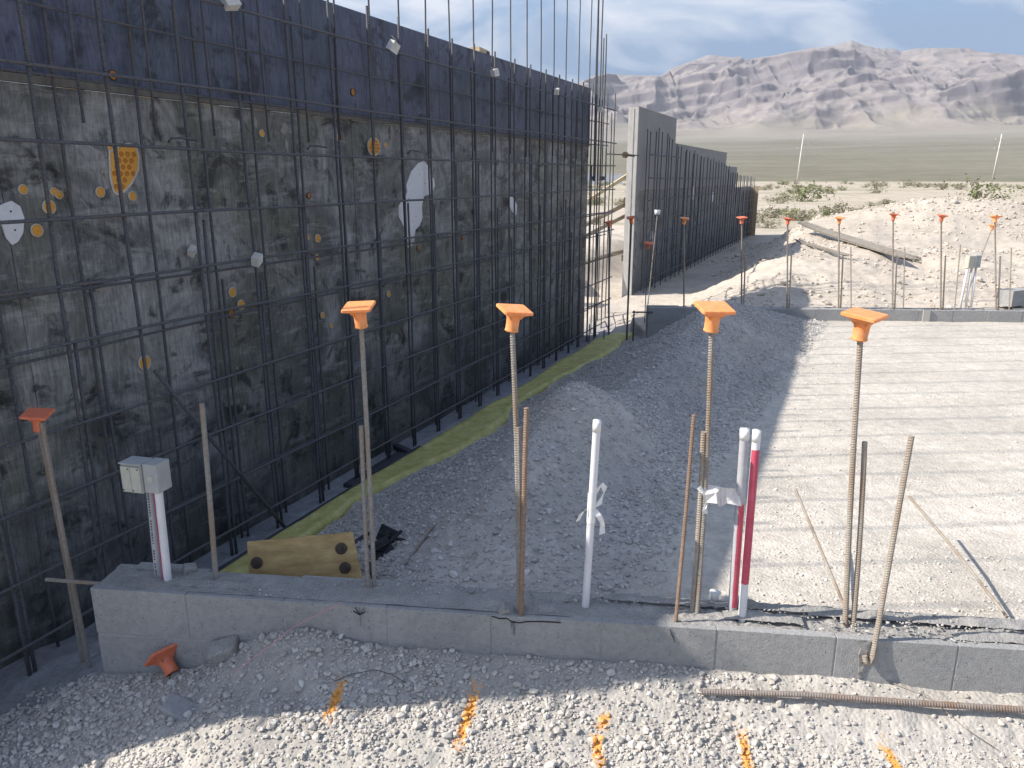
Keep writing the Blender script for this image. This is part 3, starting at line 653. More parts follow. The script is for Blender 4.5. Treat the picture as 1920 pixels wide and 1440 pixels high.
# torn paper-pale scars in the coating
rs2 = np.random.RandomState(11)
def scar(a, z, w, h):
    k = 9; outline_patch([(a + w * math.cos(t) * rs2.uniform(.35, 1), z + h * math.sin(t) * rs2.uniform(.35, 1)) for t in np.linspace(0, 6.28, k + 1)[:-1]], 'scar', simple_noise_scar, fw, .0012)
simple_noise_scar = simple_noise('bare scar', (.20, .185, .165), (.34, .32, .29), 30, .85)
for a, z, w, h in ((2.60, 1.52, .03, .03), (2.585, 1.49, .012, .06), (3.86, 1.78, .045, .05), (3.62, 1.80, .02, .035), (3.87, 1.69, .016, .06), (3.30, .44, .013, .02), (3.16, .30, .015, .02), (3.33, .2, .014, .025), (4.0, .4, .02, .03), (4.33, .38, .012, .03), (4.6, .45, .03, .09), (4.75, .36, .03, .06), (5.0, .30, .04, .05), (3.10, 1.41, .012, .014), (3.20, 1.26, .02, .02), (4.05, .52, .02, .01), (6.8, 1.42, .05, .09), (7.0, 1.55, .04, .06), (7.4, 1.6, .05, .08), (7.1, .95, .07, .09), (8.0, .92, .06, .06), (7.7, .8, .05, .06), (8.6, .7, .04, .1), (6.2, .9, .03, .02), (5.9, 1.17, .18, .006), (2.50, 1.0, .05, .012), (2.75, .98, .04, .012), (3.0, 1.15, .03, .015)):
    scar(a, z, w, h)
# timber block set on the form top
bt = MB().box(-.14, .14, -.045, .045, 0, .09).make('timber_block', WOODP, None); bt.location = W(6.88, -.16, 2.545); bt.rotation_euler = (0, 0, WROT + .1)
MB().box(.05, .13, -.05, -.047, .012, .078).make('end_cut', WOODD, bt)
tag(bt, 'short pale timber block lying on the top edge of the dark wall form', 'timber block')

# reinforcement: front and rear curtains
def wav(n, a, seed):
    r_ = np.random.RandomState(seed); ph = r_.uniform(0, 6.28, 3); t = np.linspace(0, 1, n)
    return a * (np.sin(t * 5 + ph[0]) + .5 * np.sin(t * 13 + ph[1]) + .3 * np.sin(t * 29 + ph[2]))
def vbar(parent, name, s, o, z0, z1, r=.008, lean=0., seed=0, m=None, seg=8):
    n = max(3, int((z1 - z0) / .25)); zz = np.linspace(z0, z1, n); w1 = wav(n, .004, seed); w2 = wav(n, .003, seed + 50)
    return MB().tube([(s + lean * (z - z0) + a, -(o + b_), z) for z, a, b_ in zip(zz, w1, w2)], r, seg).make(name, m or RB_DARK, parent, True)
def hbar(parent, name, z, o, s0, s1, r=.007, seed=0, m=None):
    n = max(4, int((s1 - s0) / .35)); ss = np.linspace(s0, s1, n); w1 = wav(n, .007, seed); w2 = wav(n, .003, seed + 90)
    return MB().tube([(s_, -(o + b_), z + a) for s_, a, b_ in zip(ss, w1, w2)], r, 8).make(name, m or RB_DARKX, parent, True)
cg = wall_empty('rebar_cage', 'dense grid of dark rebar tied in front of the stained wall form', 'rebar cage')
VA = [.98, 1.38, 1.78, 2.175, 2.557, 2.965, 3.355, 3.765, 4.174, 4.582, 4.959, 5.346, 5.737, 6.146, 6.54, 6.95, 7.37, 7.765, 8.165, 8.59, 8.94, 9.30, 9.60]
for i, s in enumerate(VA):
    vbar(cg, 'vertical_bar', s, .15, -.56, 2.55 + random.uniform(-.012, .012), .0085, random.uniform(-.008, .008), i)
    if True: vbar(cg, 'dowel_bar', s + .028, .155, -.56, random.choice((.3, .9, 1.3, 1.65)) + random.uniform(-.1, .1), .008, random.uniform(-.01, .01), i + 300)
for i in range(21):
    s = 1.21 + .391 * i
    vbar(cg, 'rear_vertical_bar', s, .045, -.56, 2.40, .0075, random.uniform(-.006, .006), i + 100)
    if i % 2: vbar(cg, 'dowel_bar', s + .03, .06, -.56, random.uniform(.9, 1.35), .0075, random.uniform(-.01, .01), i + 400)
TALL = [1.29, 1.68, 2.07, 2.443, 2.825, 3.194, 3.60, 3.96, 4.277, 4.671, 5.038, 5.419, 5.795, 6.216, 6.587, 6.985, 7.37, 7.735, 8.115, 8.495, 8.925, 9.34]
for i, s in enumerate(TALL):
    vbar(cg, 'tall_bar', s, .10, 1.71 + random.uniform(-.02, .02), 5.2, .0064, random.uniform(-.006, .006), i + 200)
for i, z in enumerate([2.33, 1.925, 1.635, 1.34, 1.06, .815, .47, .18, -.12, -.40]): hbar(cg, 'horizontal_bar', z, .167, .9, 10.32, .0075, i)
for i, z in enumerate([2.165, 1.895, 1.02, .755, .43, .13, -.16]): hbar(cg, 'rear_horizontal_bar', z, .062, .9, 10.3, .0065, i + 40)
# end jambs in the opening
for i, (s, o, z1) in enumerate(((9.70, .15, 2.53), (9.80, .05, 2.5), (9.93, .15, 2.52), (10.05, .06, .95), (10.12, .15, 2.30), (10.26, .15, 2.55), (10.26, .05, 2.5))): vbar(cg, 'jamb_bar', s, o, -.56, z1, .008, 0, i + 500)
for i, (s, o) in enumerate(((9.55, .11), (9.64, .09), (9.73, .11), (9.84, .10), (9.875, .12))): vbar(cg, 'tall_jamb_bar', s, o, 1.45, 4.6 if i < 3 else 3.0 + .05 * i, .0085, .004, i + 520)
# cross ties with hooked ends (short bars seen end-on through the grid)
for i, (s, z) in enumerate(((2.83, 1.655), (3.86, 1.655), (5.0, 1.66), (6.0, 1.63), (7.6, 1.6), (3.5, .2), (4.6, .75))):
    MB().tube([(s, -.16, z), (s + .01, -.172, z + .02), (s + .06, -.176, z + .026), (s + .17, -.17, z + .02)], .006, 8).make('hooked_tie', RB_DARKX, cg, True)
wb = MB()
for z in (2.33, 1.925, 1.635, 1.34, 1.06, .815, .47, .18, -.12):
    for s in VA:
        if random.random() < .6:
            a = random.uniform(-.5, .5); wb.tube([(s - .013, -.172, z - .012 + .01 * a), (s, -.178, z), (s + .013, -.172, z + .012), (s + .026, -.18, z + .026 * a)], .0016, 4)
tw = wb.make('tie_wire', RB_DARKX, cg); tw['kind'] = 'stuff'
# diagonal brace bar
MB().tube([(2.571, -.19, .611), (2.75, -.205, .33), (3.286, -.32, -.55)], .010, 10).make('diagonal_bar', RB_DARKX, cg, True)
# grey spacer blocks tied into the mat
def spacer(s, z, o, label, big=1.):
    e = MB(); rs3 = np.random.RandomState(int(s * 100)); c = W(s, o, z)
    v = [(x * .03 * big * rs3.uniform(.85, 1.15), y * .022 * big * rs3.uniform(.8, 1.1), zz * .028 * big * rs3.uniform(.8, 1.2)) for zz in (-1, 1) for y in (-1, 1) for x in (-1, 1)]
    e.add(v, [(0, 2, 3, 1), (4, 5, 7, 6), (0, 1, 5, 4), (2, 6, 7, 3), (0, 4, 6, 2), (1, 3, 7, 5)])
    e.tube([(0, -.02 * big, .0), (-.03 * big, -.03 * big, .03 * big), (-.045 * big, .0, .05 * big)], .0016, 4)
    o_ = e.make('spacer_block', simple_noise('spacer', (.50, .49, .45), (.64, .62, .58), 50, .85) if 'SP' not in globals() else SP, None)
    md = o_.modifiers.new('b', 'BEVEL'); md.width = .006; md.segments = 2
    o_.location = c; o_.rotation_euler = (rs3.uniform(-.4, .4), rs3.uniform(-.5, .5), WROT + rs3.uniform(-.4, .4)); tag(o_, label, 'spacer block', 'spacer blocks tied to the rebar')
SP = simple_noise('spacer concrete', (.48, .47, .44), (.62, .60, .57), 50, .85)
spacer(4.81, 2.345, .19, 'sunlit white spacer block high on the rebar, nearest and largest of the sunlit ones', 1.15)
spacer(3.291, 2.345, .19, 'pale spacer block on the rebar at the top edge of the photo', 1.2)
spacer(3.325, 1.065, .19, 'grey spacer block in mid wall, hung right below a crossing of dark bars', 1.0)
spacer(3.03, 1.13, .03, 'dull grey spacer block half hidden behind the rebar beside the brighter one', .8)
spacer(6.443, 2.366, .19, 'white spacer block below the timber block on the wall top', 1.1)
spacer(7.972, 2.356, .19, 'small white spacer block near the far end of the dark wall', 1.1)
spacer(9.56, 2.30, .17, 'small white spacer block at the corner bars of the opening', 1.15)

# ------------------------------------------------------------------ second form beyond the opening
f2 = wall_empty('formwork_wall', 'stepped grey plywood wall form beyond the opening, with pale end edge', 'formwork wall')
for s0, s1, zt in ((12.05, 14.75, 2.53), (14.75, 20.95, 2.10), (20.95, 23.0, 1.77), (23.0, 26.4, 1.22)):
    panels(f2, s0, s1, -.75, min(zt, 1.30), 1.22, PLY_FAR, 'plywood_panel')
    if zt > 1.3: MB().box(s0, s1 - .004, -.004, .02, 1.303, zt).make('upper_panel', PANELG, f2)
    for s in np.arange(s0 + .15, s1, .61): MB().box(s, s + .04, .022, .11, -.7, zt - .02).make('stud', WOOD, f2)
MB().box(12.02, 12.047, -.004, .15, -.75, 2.52).make('end_board', ENDG, f2)
MB().box(12.012, 12.019, .06, .13, -.75, 2.50).make('end_strip', ENDG, f2)
MB().box(12.010, 12.0185, -.003, .055, .80, .87).make('orange_mark', simple_noise('orange spray', (.62, .30, .08), (.50, .38, .25), 30, .9), f2)
MB().box(26.4, 26.44, -.25, .13, -.7, 1.2).make('end_board', WOOD, f2)
for z in (.2, 1.1): MB().box(12.1, 26.3, .115, .2, z, z + .09).make('waler', WOOD, f2)
for pts in ([(16.60, 1.33), (16.75, 1.30), (16.80, 1.17), (16.76, 1.03), (16.68, 1.05), (16.64, 1.2)], [(13.16, .62), (13.28, .60), (13.33, .50), (13.30, .38), (13.2, .37), (13.15, .48)], [(19.1, 1.15), (19.3, 1.15), (19.3, .95), (19.15, .92)]): outline_patch(pts, 'white_patch', FOAMW, f2, .006)
# snap tie through the near edge
MB().tube([(10.4, -.02, 1.80), (12.05, -.03, 1.82)], .008, 6).make('form_tie', KNOB, f2)
MB().tube([(11.28, -.02, 1.81), (11.33, -.02, 1.81)], .045, 10).tube([(11.36, -.02, 1.81), (11.8, -.02, 1.81)], .017, 8).make('tie_nut', KNOB, f2)
c2 = wall_empty('rebar_cage', 'row of dark rebar with stepped tops in front of the farther wall form', 'rebar cage')
def top2(s): return float(np.interp(s, [12, 13.2, 14.5, 20.8, 21, 26.5], [2.20, 2.22, 2.02, 1.75, 1.62, 1.45]))
i = 0; s = 12.28
while s < 26.3:
    vbar(c2, 'vertical_bar', s, .14, -.75, top2(s) + random.uniform(-.03, .03), .009, random.uniform(-.006, .006), i + 600, seg=6)
    if i % 2 == 0: vbar(c2, 'rear_vertical_bar', s + .17, .05, -.75, top2(s) + .05 + random.uniform(-.05, .03), .0085, random.uniform(-.006, .006), i + 700, seg=6)
    s += .40 + random.uniform(-.02, .02); i += 1
for i, z in enumerate((1.84, 1.48, 1.14, .82, .50, .18, -.14, -.46)): hbar(c2, 'horizontal_bar', z, .155, 12.25, 26.2 if z < 1.4 else (20.0 if z < 1.6 else 14.6), .011, i + 80)
# braces behind
def brace(a, b, w, h, label, m=WOOD):
    o = MB().bar(a, b, w, h).make('kicker_brace', m, None); tag(o, label, 'brace', 'kicker braces seen through the opening'); return o
brace(W(12.15, -.16, 1.53), W(10.9, -2.4, -.05), .09, .05, 'uppermost weathered timber brace running down behind the farther form', WOODP)
brace(W(12.17, -.16, 1.10), W(10.8, -2.2, -.1), .09, .05, 'middle dark timber brace seen through the opening')
brace(W(12.2, -.16, .92), W(10.9, -2.0, -.15), .05, .05, 'thinner brace just under the middle one behind the opening')
brace(W(12.17, -.16, .36), W(10.9, -1.6, -.1), .09, .05, 'lowest brace reaching the dirt bank behind the opening')
pl = MB().bar(W(12.4, -1.8, .33), W(14.0, -2.6, .42), .22, .04).make('timber_plank', WOODP, None); tag(pl, 'orange-tan plank lying on the dirt behind the opening', 'plank')

# ------------------------------------------------------------------ low block walls
def stem_wall(name, label, x0, yfun, xs, x_end, slope, second=False, base=None, zdrop=None):
    root = empty(name, (x0, yfun(x0), 0), -math.atan(slope), label, 'block wall')
    ca = 1 / math.cos(math.atan(slope)); H = .192; D_ = .194; sh = .034
    def course(xl, ztop, tex_seed):
        r_ = np.random.RandomState(tex_seed)
        for a, b_ in zip(xl, xl[1:]):
            a2 = (a - x0) * ca; b2 = (b_ - x0) * ca; j = r_.uniform(-.0015, .0015); dz = r_.uniform(-.003, .001)
            g_ = .0028; m = MB(); xs_ = a2 + g_; xe = b2 - g_; mid = (xs_ + xe) / 2
            m.box(xs_, xe, j, sh + j, ztop - H + .004, ztop + dz)                       # front shell
            m.box(xs_, xe, D_ - sh, D_, ztop - H + .004, ztop + dz - (.0 if r_.rand() < .6 else .012))   # rear shell
            for w_ in (xs_, mid - .014, xe - .028): m.box(w_, w_ + .028, sh + j + .0005, D_ - sh - .0005, ztop - H + .004, ztop + dz - .022)
            bk = m.make('concrete_block', CMU, root); md = bk.modifiers.new('bevel', 'BEVEL'); md.width = .0016; md.segments = 2
    course(xs, 0., 5)
    if second:
        x2 = [xs[0]] + [x + .195 for x in xs[:-1]]
        course(x2, -.199, 6)
        for k in (2, 3): course(x2[:7], -.199 * k, 7 + k)
    lx = (x_end - x0) * ca
    MB().box(.006, lx, .0022, D_ - .004, -.62 if second else -.40, -.034).box(.006, lx, .0022, .03, -.0335, -.004).make('mortar', MORTAR, root)
    return root, lx, D_
XS = [-1.596, -1.216, -.84, -.455, -.074, .313, .705, 1.097, 1.483, 1.872, 2.26, 2.65, 3.04]
sw, LX, D_ = stem_wall('block_wall', 'low grey concrete block wall across the foreground with rebar standing in it', -1.596, stem_y, XS, 3.04, .119, True)
def grout(root, lx, seed, nu, nv, lo, y0=.02, y1=.176, smooth_left=False, name='grout_fill'):
    u = np.linspace(.012, lx, nu); v = np.linspace(y0, y1, nv); U, V = np.meshgrid(u, v, indexing='ij')
    z = -.010 + .010 * fbm(U * 7, V * 7, 4, seed) + .016 * np.abs(fbm(U * 22, V * 22, 3, seed + 1)) * sm((U - 1.7) / .5 if smooth_left else U * 0 + 1)
    z += lo * sm((fbm(U * 2.3, V * 3, 3, seed + 2) - .05) / .12) * (sm((U - 1.9) / .4) if smooth_left else 1)
    if smooth_left: z = np.where(U < 1.9, np.maximum(z, .0015 + .004 * fbm(U * 16, V * 16, 4, seed + 5)) * sm((1.95 - U) / .2) + z * (1 - sm((1.95 - U) / .2)), z)
    V3 = np.stack([U, V, z], -1).reshape(-1, 3)
    g_ = fast_grid(name, V3, nu, nv, GROUT, True); g_.parent = root; return g_
grout(sw, LX, 5, 900, 40, -.006, smooth_left=True)
# raised rear shell scrap at the left end and smeared mortar ridges along the rear edge
m_ = MB(); m_.box(.095, .30, .155, .190, .002, .016); m_.make('broken_shell', CMU, sw)
def ridge(root, u0, u1, v, h, w, seed, name='mortar_ridge'):
    n = int((u1 - u0) / .008); r_ = np.random.RandomState(seed); u = np.linspace(u0, u1, n); prof = np.linspace(-1, 1, 7)
    U, T = np.meshgrid(u, prof, indexing='ij'); hh = h * np.clip(.55 + 1.4 * fbm(U * 9, T * .6, 4, seed), .05, 1.6) * sm((U - u0) / .05) * sm((u1 - U) / .05)
    Z = hh * (1 - T ** 2) + .0015; Y_ = v + T * w + .012 * fbm(U * 7, T * 0, 3, seed + 3)
    Z += .004 * fbm(U * 60, T * 3, 3, seed + 9); o = fast_grid(name, np.stack([U, Y_, Z], -1).reshape(-1, 3), n, 7, GROUT, True); o.parent = root
ridge(sw, 1.95, 2.75, .165, .016, .022, 1); ridge(sw, 2.35, 2.62, .09, .016, .028, 2); ridge(sw, 2.65, 2.98, .155, .022, .026, 3); ridge(sw, 3.0, 4.1, .150, .022, .030, 4); ridge(sw, 1.50, 1.78, .075, .018, .035, 5); ridge(sw, .30, .62, .085, .010, .03, 6); ridge(sw, 3.1, 4.0, .06, .012, .03, 8)
# cracks: dark thin splits running from the bars through the shell
def crack(pts, name='crack', w=.0028):
    mb_ = MB()
    for (a, z0), (b_, z1) in zip(pts, pts[1:]):
        mb_.add([(a, -.0042, z0 - w / 2), (b_, -.0042, z1 - w / 2), (b_, -.0042, z1 + w / 2), (a, -.0042, z0 + w / 2), (a, -.001, z0 - w / 2), (b_, -.001, z1 - w / 2), (b_, -.001, z1 + w / 2), (a, -.001, z0 + w / 2)], [(0, 1, 2, 3), (0, 4, 5, 1), (3, 2, 6, 7), (1, 5, 6, 2), (0, 3, 7, 4)])
    mb_.make(name, INK, sw)
crack([(1.535, -.004), (1.56, -.012), (1.59, -.010), (1.605, -.022), (1.635, -.024), (1.66, -.017), (1.71, -.013), (1.78, -.012)])
crack([(1.612, -.02), (1.616, -.05), (1.613, -.075)], w=.006); crack([(1.604, -.02), (1.607, -.048)], w=.004)
crack([(2.158, -.012), (2.164, -.03), (2.172, -.045), (2.176, -.06)], w=.005)
# star shaped black marking
for ang, l0, l1 in ((90, -.045, .030), (60, 0, .034), (120, 0, .034), (35, 0, .026), (150, 0, .028)):
    a = rad(ang); u0 = 1.052; z0 = -.035
    p0 = (u0 + l0 * math.cos(a), z0 + l0 * math.sin(a)); p1 = (u0 + l1 * math.cos(a), z0 + l1 * math.sin(a)); crack([p0, p1], 'black_mark', .0026)
# broken notch beside the leaning bar
nt_ = MB(); pts = [(2.776, -.004), (2.80, -.002), (2.822, -.006), (2.818, -.03), (2.812, -.05), (2.819, -.08), (2.808, -.11), (2.804, -.15), (2.795, -.15), (2.793, -.10), (2.787, -.06), (2.792, -.035), (2.784, -.02)]
nt_.prism(pts, -.0045, .002); nt_.make('broken_notch', simple_noise('broken concrete', (.12, .12, .12), (.42, .41, .38), 45, .95, bs=.8, bd=.01, coord='pos'), sw)

XF = [1.617 + .392 * k for k in range(0, 18)]
sf, LF, _ = stem_wall('block_wall', 'low concrete block wall crossing the far side of the sandy pad', 1.617, far_y, XF, XF[-1], .053)
grout(sf, LF, 25, 500, 10, -.012)
MB().box(3.19, 3.27, -.012, -.001, -.22, .006).make('mortar_patch', RIM, sf)
o = MB().box(0, .39, 0, .19, 0, .19).make('concrete_block', CMU, None); o.location = (6.05, 9.25, -.02); o.rotation_euler = (0, 0, .5); tag(o, 'loose grey concrete block on the dirt behind the far block wall', 'concrete block')
o = MB().box(0, .39, 0, .19, 0, .19).make('concrete_block', CMU, None); o.location = (6.5, 9.5, .0); o.rotation_euler = (0, .05, -.2); tag(o, 'concrete block at the right photo edge behind the far block wall', 'concrete block')

# ------------------------------------------------------------------ standing bars, caps, conduits
def bar_thing(label, path, r, m, group=None, pitch=.0088, seg=10, name='rebar'):
    v, f = rebar_verts(path, r, seg, pitch); b = np.array(path[0]); o = mesh(name, v - b, f, m, None, False); o.location = b
    tag(o, label, 'rebar', group or 'rebar standing in the low walls'); return o
def bent(a, b, k=.004, n=6, seed=0):
    a = np.array(a); b = np.array(b); r_ = np.random.RandomState(seed); o = r_.normal(size=3) * k; o[2] = 0
    return [tuple(a + (b - a) * t + o * math.sin(math.pi * t)) for t in np.linspace(0, 1, n)]
for _m, _c in ((ORANGE, (.74, .50, .34)), (ORANGE_D, (.48, .30, .22))):     # dust and scuffs on the plastic
    _t = _m.node_tree; _bs = _t.nodes['Principled BSDF']; _src = _bs.inputs['Base Color'].links[0].from_socket
    L(_t, mixn(_t, ramp(_t, noise(_t, pos(_t), 48, 6, .75), [(.50, g3(0)), (.72, g3(.6))]), _src, _c), _bs.inputs['Base Color'])
def cap(loc, rz, label, m=ORANGE, sc=1., tilt=(0, 0), group='orange safety caps on the bars'):
    e = empty('safety_cap', loc, rz, label, 'safety cap', group); e.rotation_euler = (tilt[0], tilt[1], rz); e.scale = (sc,) * 3
    pl_ = MB(); a, b_ = .049, .050
    def sq(h, z, rnd=.15):
        out = []
        for k in range(4):
            cx = h * (1 if k in (0, 3) else -1); cy = h * (1 if k < 2 else -1)
            for q_ in (-1, 1):
                ang = rad(45 + 90 * k + q_ * 22); out.append((cx - h * rnd * (1 if cx > 0 else -1) + h * rnd * math.cos(ang) * 1.1, cy - h * rnd * (1 if cy > 0 else -1) + h * rnd * math.sin(ang) * 1.1, z))
        return out
    lv = [sq(.021, .040), sq(.030, .048), sq(.047, .056), sq(.0505, .058), sq(.0505, .066), sq(.047, .068)]
    v = [p for q_ in lv for p in q_]; n = 8
    f = [(i * n + k, i * n + (k + 1) % n, (i + 1) * n + (k + 1) % n, (i + 1) * n + k) for i in range(5) for k in range(n)] + [tuple(range(40, 48))]
    mesh('plate', v, f, m, e)
    sl = MB(); seg = 20; prof = [(.0225, .0), (.0225, -.004), (.024, -.004), (.0245, .0), (.0225, .040), (.0215, .046)]
    prof = [(.0195, .006), (.0205, -.012), (.0235, -.012), (.0232, -.008), (.0216, -.006), (.0220, .02), (.0232, .038), (.0265, .048), (.029, .0555)]
    v = [(q_ * math.cos(6.2832 * k / seg), q_ * math.sin(6.2832 * k / seg), z) for q_, z in prof for k in range(seg)]
    f = [(i * seg + k, i * seg + (k + 1) % seg, (i + 1) * seg + (k + 1) % seg, (i + 1) * seg + k) for i in range(len(prof) - 1) for k in range(seg)]
    mesh('sleeve', v, f, m, e, True)
    rb_ = MB()
    for k in range(4):
        M_ = Matrix.Rotation(rad(90 * k + 45), 4, 'Z'); rb_.add([M_ @ Vector(p) for p in ((.023, -.0012, .03), (.023, .0012, .03), (.050, .0012, .0565), (.050, -.0012, .0565), (.023, .0012, .0565), (.023, -.0012, .0565))], [(0, 1, 2, 3), (1, 4, 2), (0, 3, 5)])
    rb_.make('gusset', m, e)
    return e
R = .0092
# far left pair in the footing
bar_thing('left one of the lapped pair left of the block wall, carrying the low orange cap', bent((-1.83, 2.86, -.50), (-1.81, 2.80, .61), .006, seed=1), R, RB_GREY)
bar_thing('right one of the lapped pair left of the block wall, under the low orange cap', bent((-1.765, 2.80, -.49), (-1.79, 2.79, .60), .008, seed=2), R, RB_GREY)
cap((-1.81, 2.80, .575), .15, 'dull orange cap at the far left in front of the dark form', ORANGE_D, .92, (.12, .1))
bar_thing('short bar at the left photo edge rising from the trench', bent((-2.12, 2.96, -.53), (-2.145, 2.96, .12), .004, seed=3), R, RB_DARK)
bar_thing('uncapped straight bar right of the grey utility box', bent((-1.147, 2.68, -.05), (-1.126, 2.68, .705), .003, seed=4), R * 1.05, RB_GREY)
bar_thing('capped tall bar just right of the plywood scrap', bent((-.522, 2.62, -.05), (-.517, 2.60, 1.03), .004, seed=5), R * .9, RB_GREY)
bar_thing('short dowel lapped to the capped bar by the plywood scrap', bent((-.545, 2.61, -.05), (-.537, 2.605, .645), .003, seed=6), R * .9, RB_GREY)
cap((-.517, 2.60, 1.015), -.05, 'orange cap above the plywood scrap, seen nearly edge on', ORANGE, .98, (.16, -.05))
bar_thing('capped tall bar beside the rusty dowel at centre', bent((.025, 2.455, -.05), (.0, 2.43, 1.05), .004, seed=7), R * .95, RB_GREY)
bar_thing('grey dowel lapped to the centre capped bar', bent((.034, 2.447, -.05), (.022, 2.43, .70), .003, seed=8), R * .9, RB_GREY)
bar_thing('bright rusty orange dowel at centre', bent((.030, 2.425, -.05), (.048, 2.415, .77), .003, seed=9), R * .95, RB_RUST)
cap((.0, 2.43, 1.035), .35, 'orange cap at centre with one corner turned right', ORANGE, .95, (.14, .1))
bar_thing('capped bar left of the pink striped conduits', bent((.664, 2.452, -.05), (.648, 2.46, 1.045), .006, seed=10), R * .95, RB_GREY)
bar_thing('yellowish dowel lapped to the bar left of the pink striped conduits', bent((.650, 2.465, -.05), (.647, 2.465, .67), .002, seed=11), R * 1.05, RB_BROWN)
bar_thing('thin rusty dowel between the white conduit and the striped conduits', bent((.572, 2.385, -.04), (.590, 2.385, .755), .003, seed=12), R * .72, RB_RUST)
cap((.647, 2.46, 1.03), .1, 'broad orange cap above the striped conduits, in front of the gravel ridge', ORANGE, 1.06, (.17, .02))
bar_thing('tall capped bar at the right, in full sun', bent((1.168, 2.38, -.05), (1.092, 2.37, 1.04), .004, seed=13), R * 1.0, RB_BROWN)
bar_thing('dowel lapped to the tall bar at the right', bent((1.192, 2.375, -.05), (1.152, 2.378, .665), .003, seed=14), R * .95, RB_BROWN)
cap((1.091, 2.37, 1.02), .78, 'largest orange cap, turned corner on at the right', ORANGE, 1.08, (.12, -.03))
bar_thing('leaning bar with hooked foot in the broken notch', [(1.185, 2.262, -.055), (1.19, 2.256, -.075), (1.203, 2.258, -.082), (1.213, 2.262, -.06), (1.218, 2.268, -.02), (1.235, 2.28, .30), (1.254, 2.29, .715)], R * .95, RB_BROWN)
# bars leaning over the pad
bar_thing('thin bar leaning low over the pad, left of the tall sunlit bar', [(1.262, 2.60, -.075), (1.28, 2.93, .02), (1.3026, 3.2875, .113)], R * .62, RB_BROWN, 'bars leaning over the pad')
bar_thing('thin bar leaning low over the pad at the right', [(1.835, 2.53, -.075), (1.82, 2.88, .02), (1.7975, 3.2333, .104)], R * .62, RB_BROWN, 'bars leaning over the pad')
# loose bar on the gravel
x0, y0, x1, y1 = .639, 2.236, 1.95, 2.098
bar_thing('long ribbed bar lying loose on the gravel in front of the block wall', [(x, y0 + (y1 - y0) * (x - x0) / (x1 - x0), G(x, y0 + (y1 - y0) * (x - x0) / (x1 - x0)) + .026 + (.003 if k % 2 else 0)) for k, x in enumerate(np.linspace(x0, x1, 5))] , R * 1.12, RB_DUST, 'loose bars')
lb = bpy.data.objects.get('rebar')
# stub tied off the end of the low wall
bar_thing('short horizontal bar poking out of the left end of the block wall', [(-1.84, 2.735, -.035), (-1.59, 2.70, -.035)], R * .8, RB_GREY)

def conduit(label, a, b, r, m, stripe=None, capm=None, name='conduit'):
    e = empty(name, a, 0, label, 'conduit', 'conduits standing in the near block wall'); a = Vector(a); b = Vector(b) - a
    n = 12; mb_ = MB().tube([b * (k / n) for k in range(n + 1)], r, 20, False)
    mb_.add([p for p in [Vector(mb_.v[0])] * 0], []); mb_.make('pipe', m, e, True)
    MB().tube([b * .999, b * .90], r * .82, 16, False).make('pipe_mouth', BLACK, e, True)
    if stripe:
        for (t0, t1, ang, wid, sm_) in stripe:
            mb2 = MB(); k = 5; ns = 14; ax = b.normalized(); u = ax.cross(Vector((0, 1, 0))).normalized(); w = ax.cross(u)
            v = []; 
            for i in range(ns + 1):
                t = t0 + (t1 - t0) * i / ns; jit = .12 * math.sin(i * 1.7) * (1 if 0 < i < ns else 0)
                for j in range(k + 1):
                    a_ = rad(ang) + (j / k - .5) * wid + jit * .3
                    v.append(b * t + (u * math.cos(a_) + w * math.sin(a_)) * (r + .0008))
            f = [(i * (k + 1) + j, (i + 1) * (k + 1) + j, (i + 1) * (k + 1) + j + 1, i * (k + 1) + j + 1) for i in range(ns) for j in range(k)]
            mb2.add(v, f); mb2.make('painted_stripe', sm_, e, True)
    if capm: MB().tube([b * .955, b * 1.008], r * 1.07, 18).make('tape_wrap', capm, e, True)
    return e
def ang_to_cam(): return 0
g_ = conduit('single white conduit with torn tape knotted round it', (.265, 2.49, -.06), (.288, 2.48, .70), .0135, PVCW, None, TAPE)
H1_ = conduit('left of the two striped conduits, grey top and pink lower side', (.793, 2.462, -.06), (.782, 2.455, .68), .0155, PVCG, [(.10, .64, 112, 1.7, PINK)], TAPE)
H2_ = conduit('right of the two striped conduits, painted mostly red', (.812, 2.41, -.06), (.806, 2.405, .69), .0135, PVCW, [(.26, .92, 95, 2.9, PINK)], TAPE)
L1_ = conduit('left conduit carrying the grey utility box, with fine dark print', (-1.378, 2.70, -.04), (-1.360, 2.69, .40), .0140, PVCG)
L2_ = conduit('right conduit under the utility box, white with a pink stripe', (-1.332, 2.675, -.04), (-1.318, 2.665, .40), .0165, PVCW, [(.03, .98, 42, .8, PINK)])
# fine printing along the left conduit
pb = MB(); r_ = np.random.RandomState(4)
for k in range(34):
    if r_.rand() < .75:
        t = .06 + k * .026; a_ = rad(-72); p = Vector((-1.378, 2.70, -.04)).lerp(Vector((-1.360, 2.69, .40)), t) - Vector((-1.378, 2.70, -.04))
        h = r_.uniform(.003, .008); pb.box(p.x - .0035, p.x + .0015, p.y - .01445, p.y - .0139, p.z, p.z + h)
pb.make('print', INK, L1_)
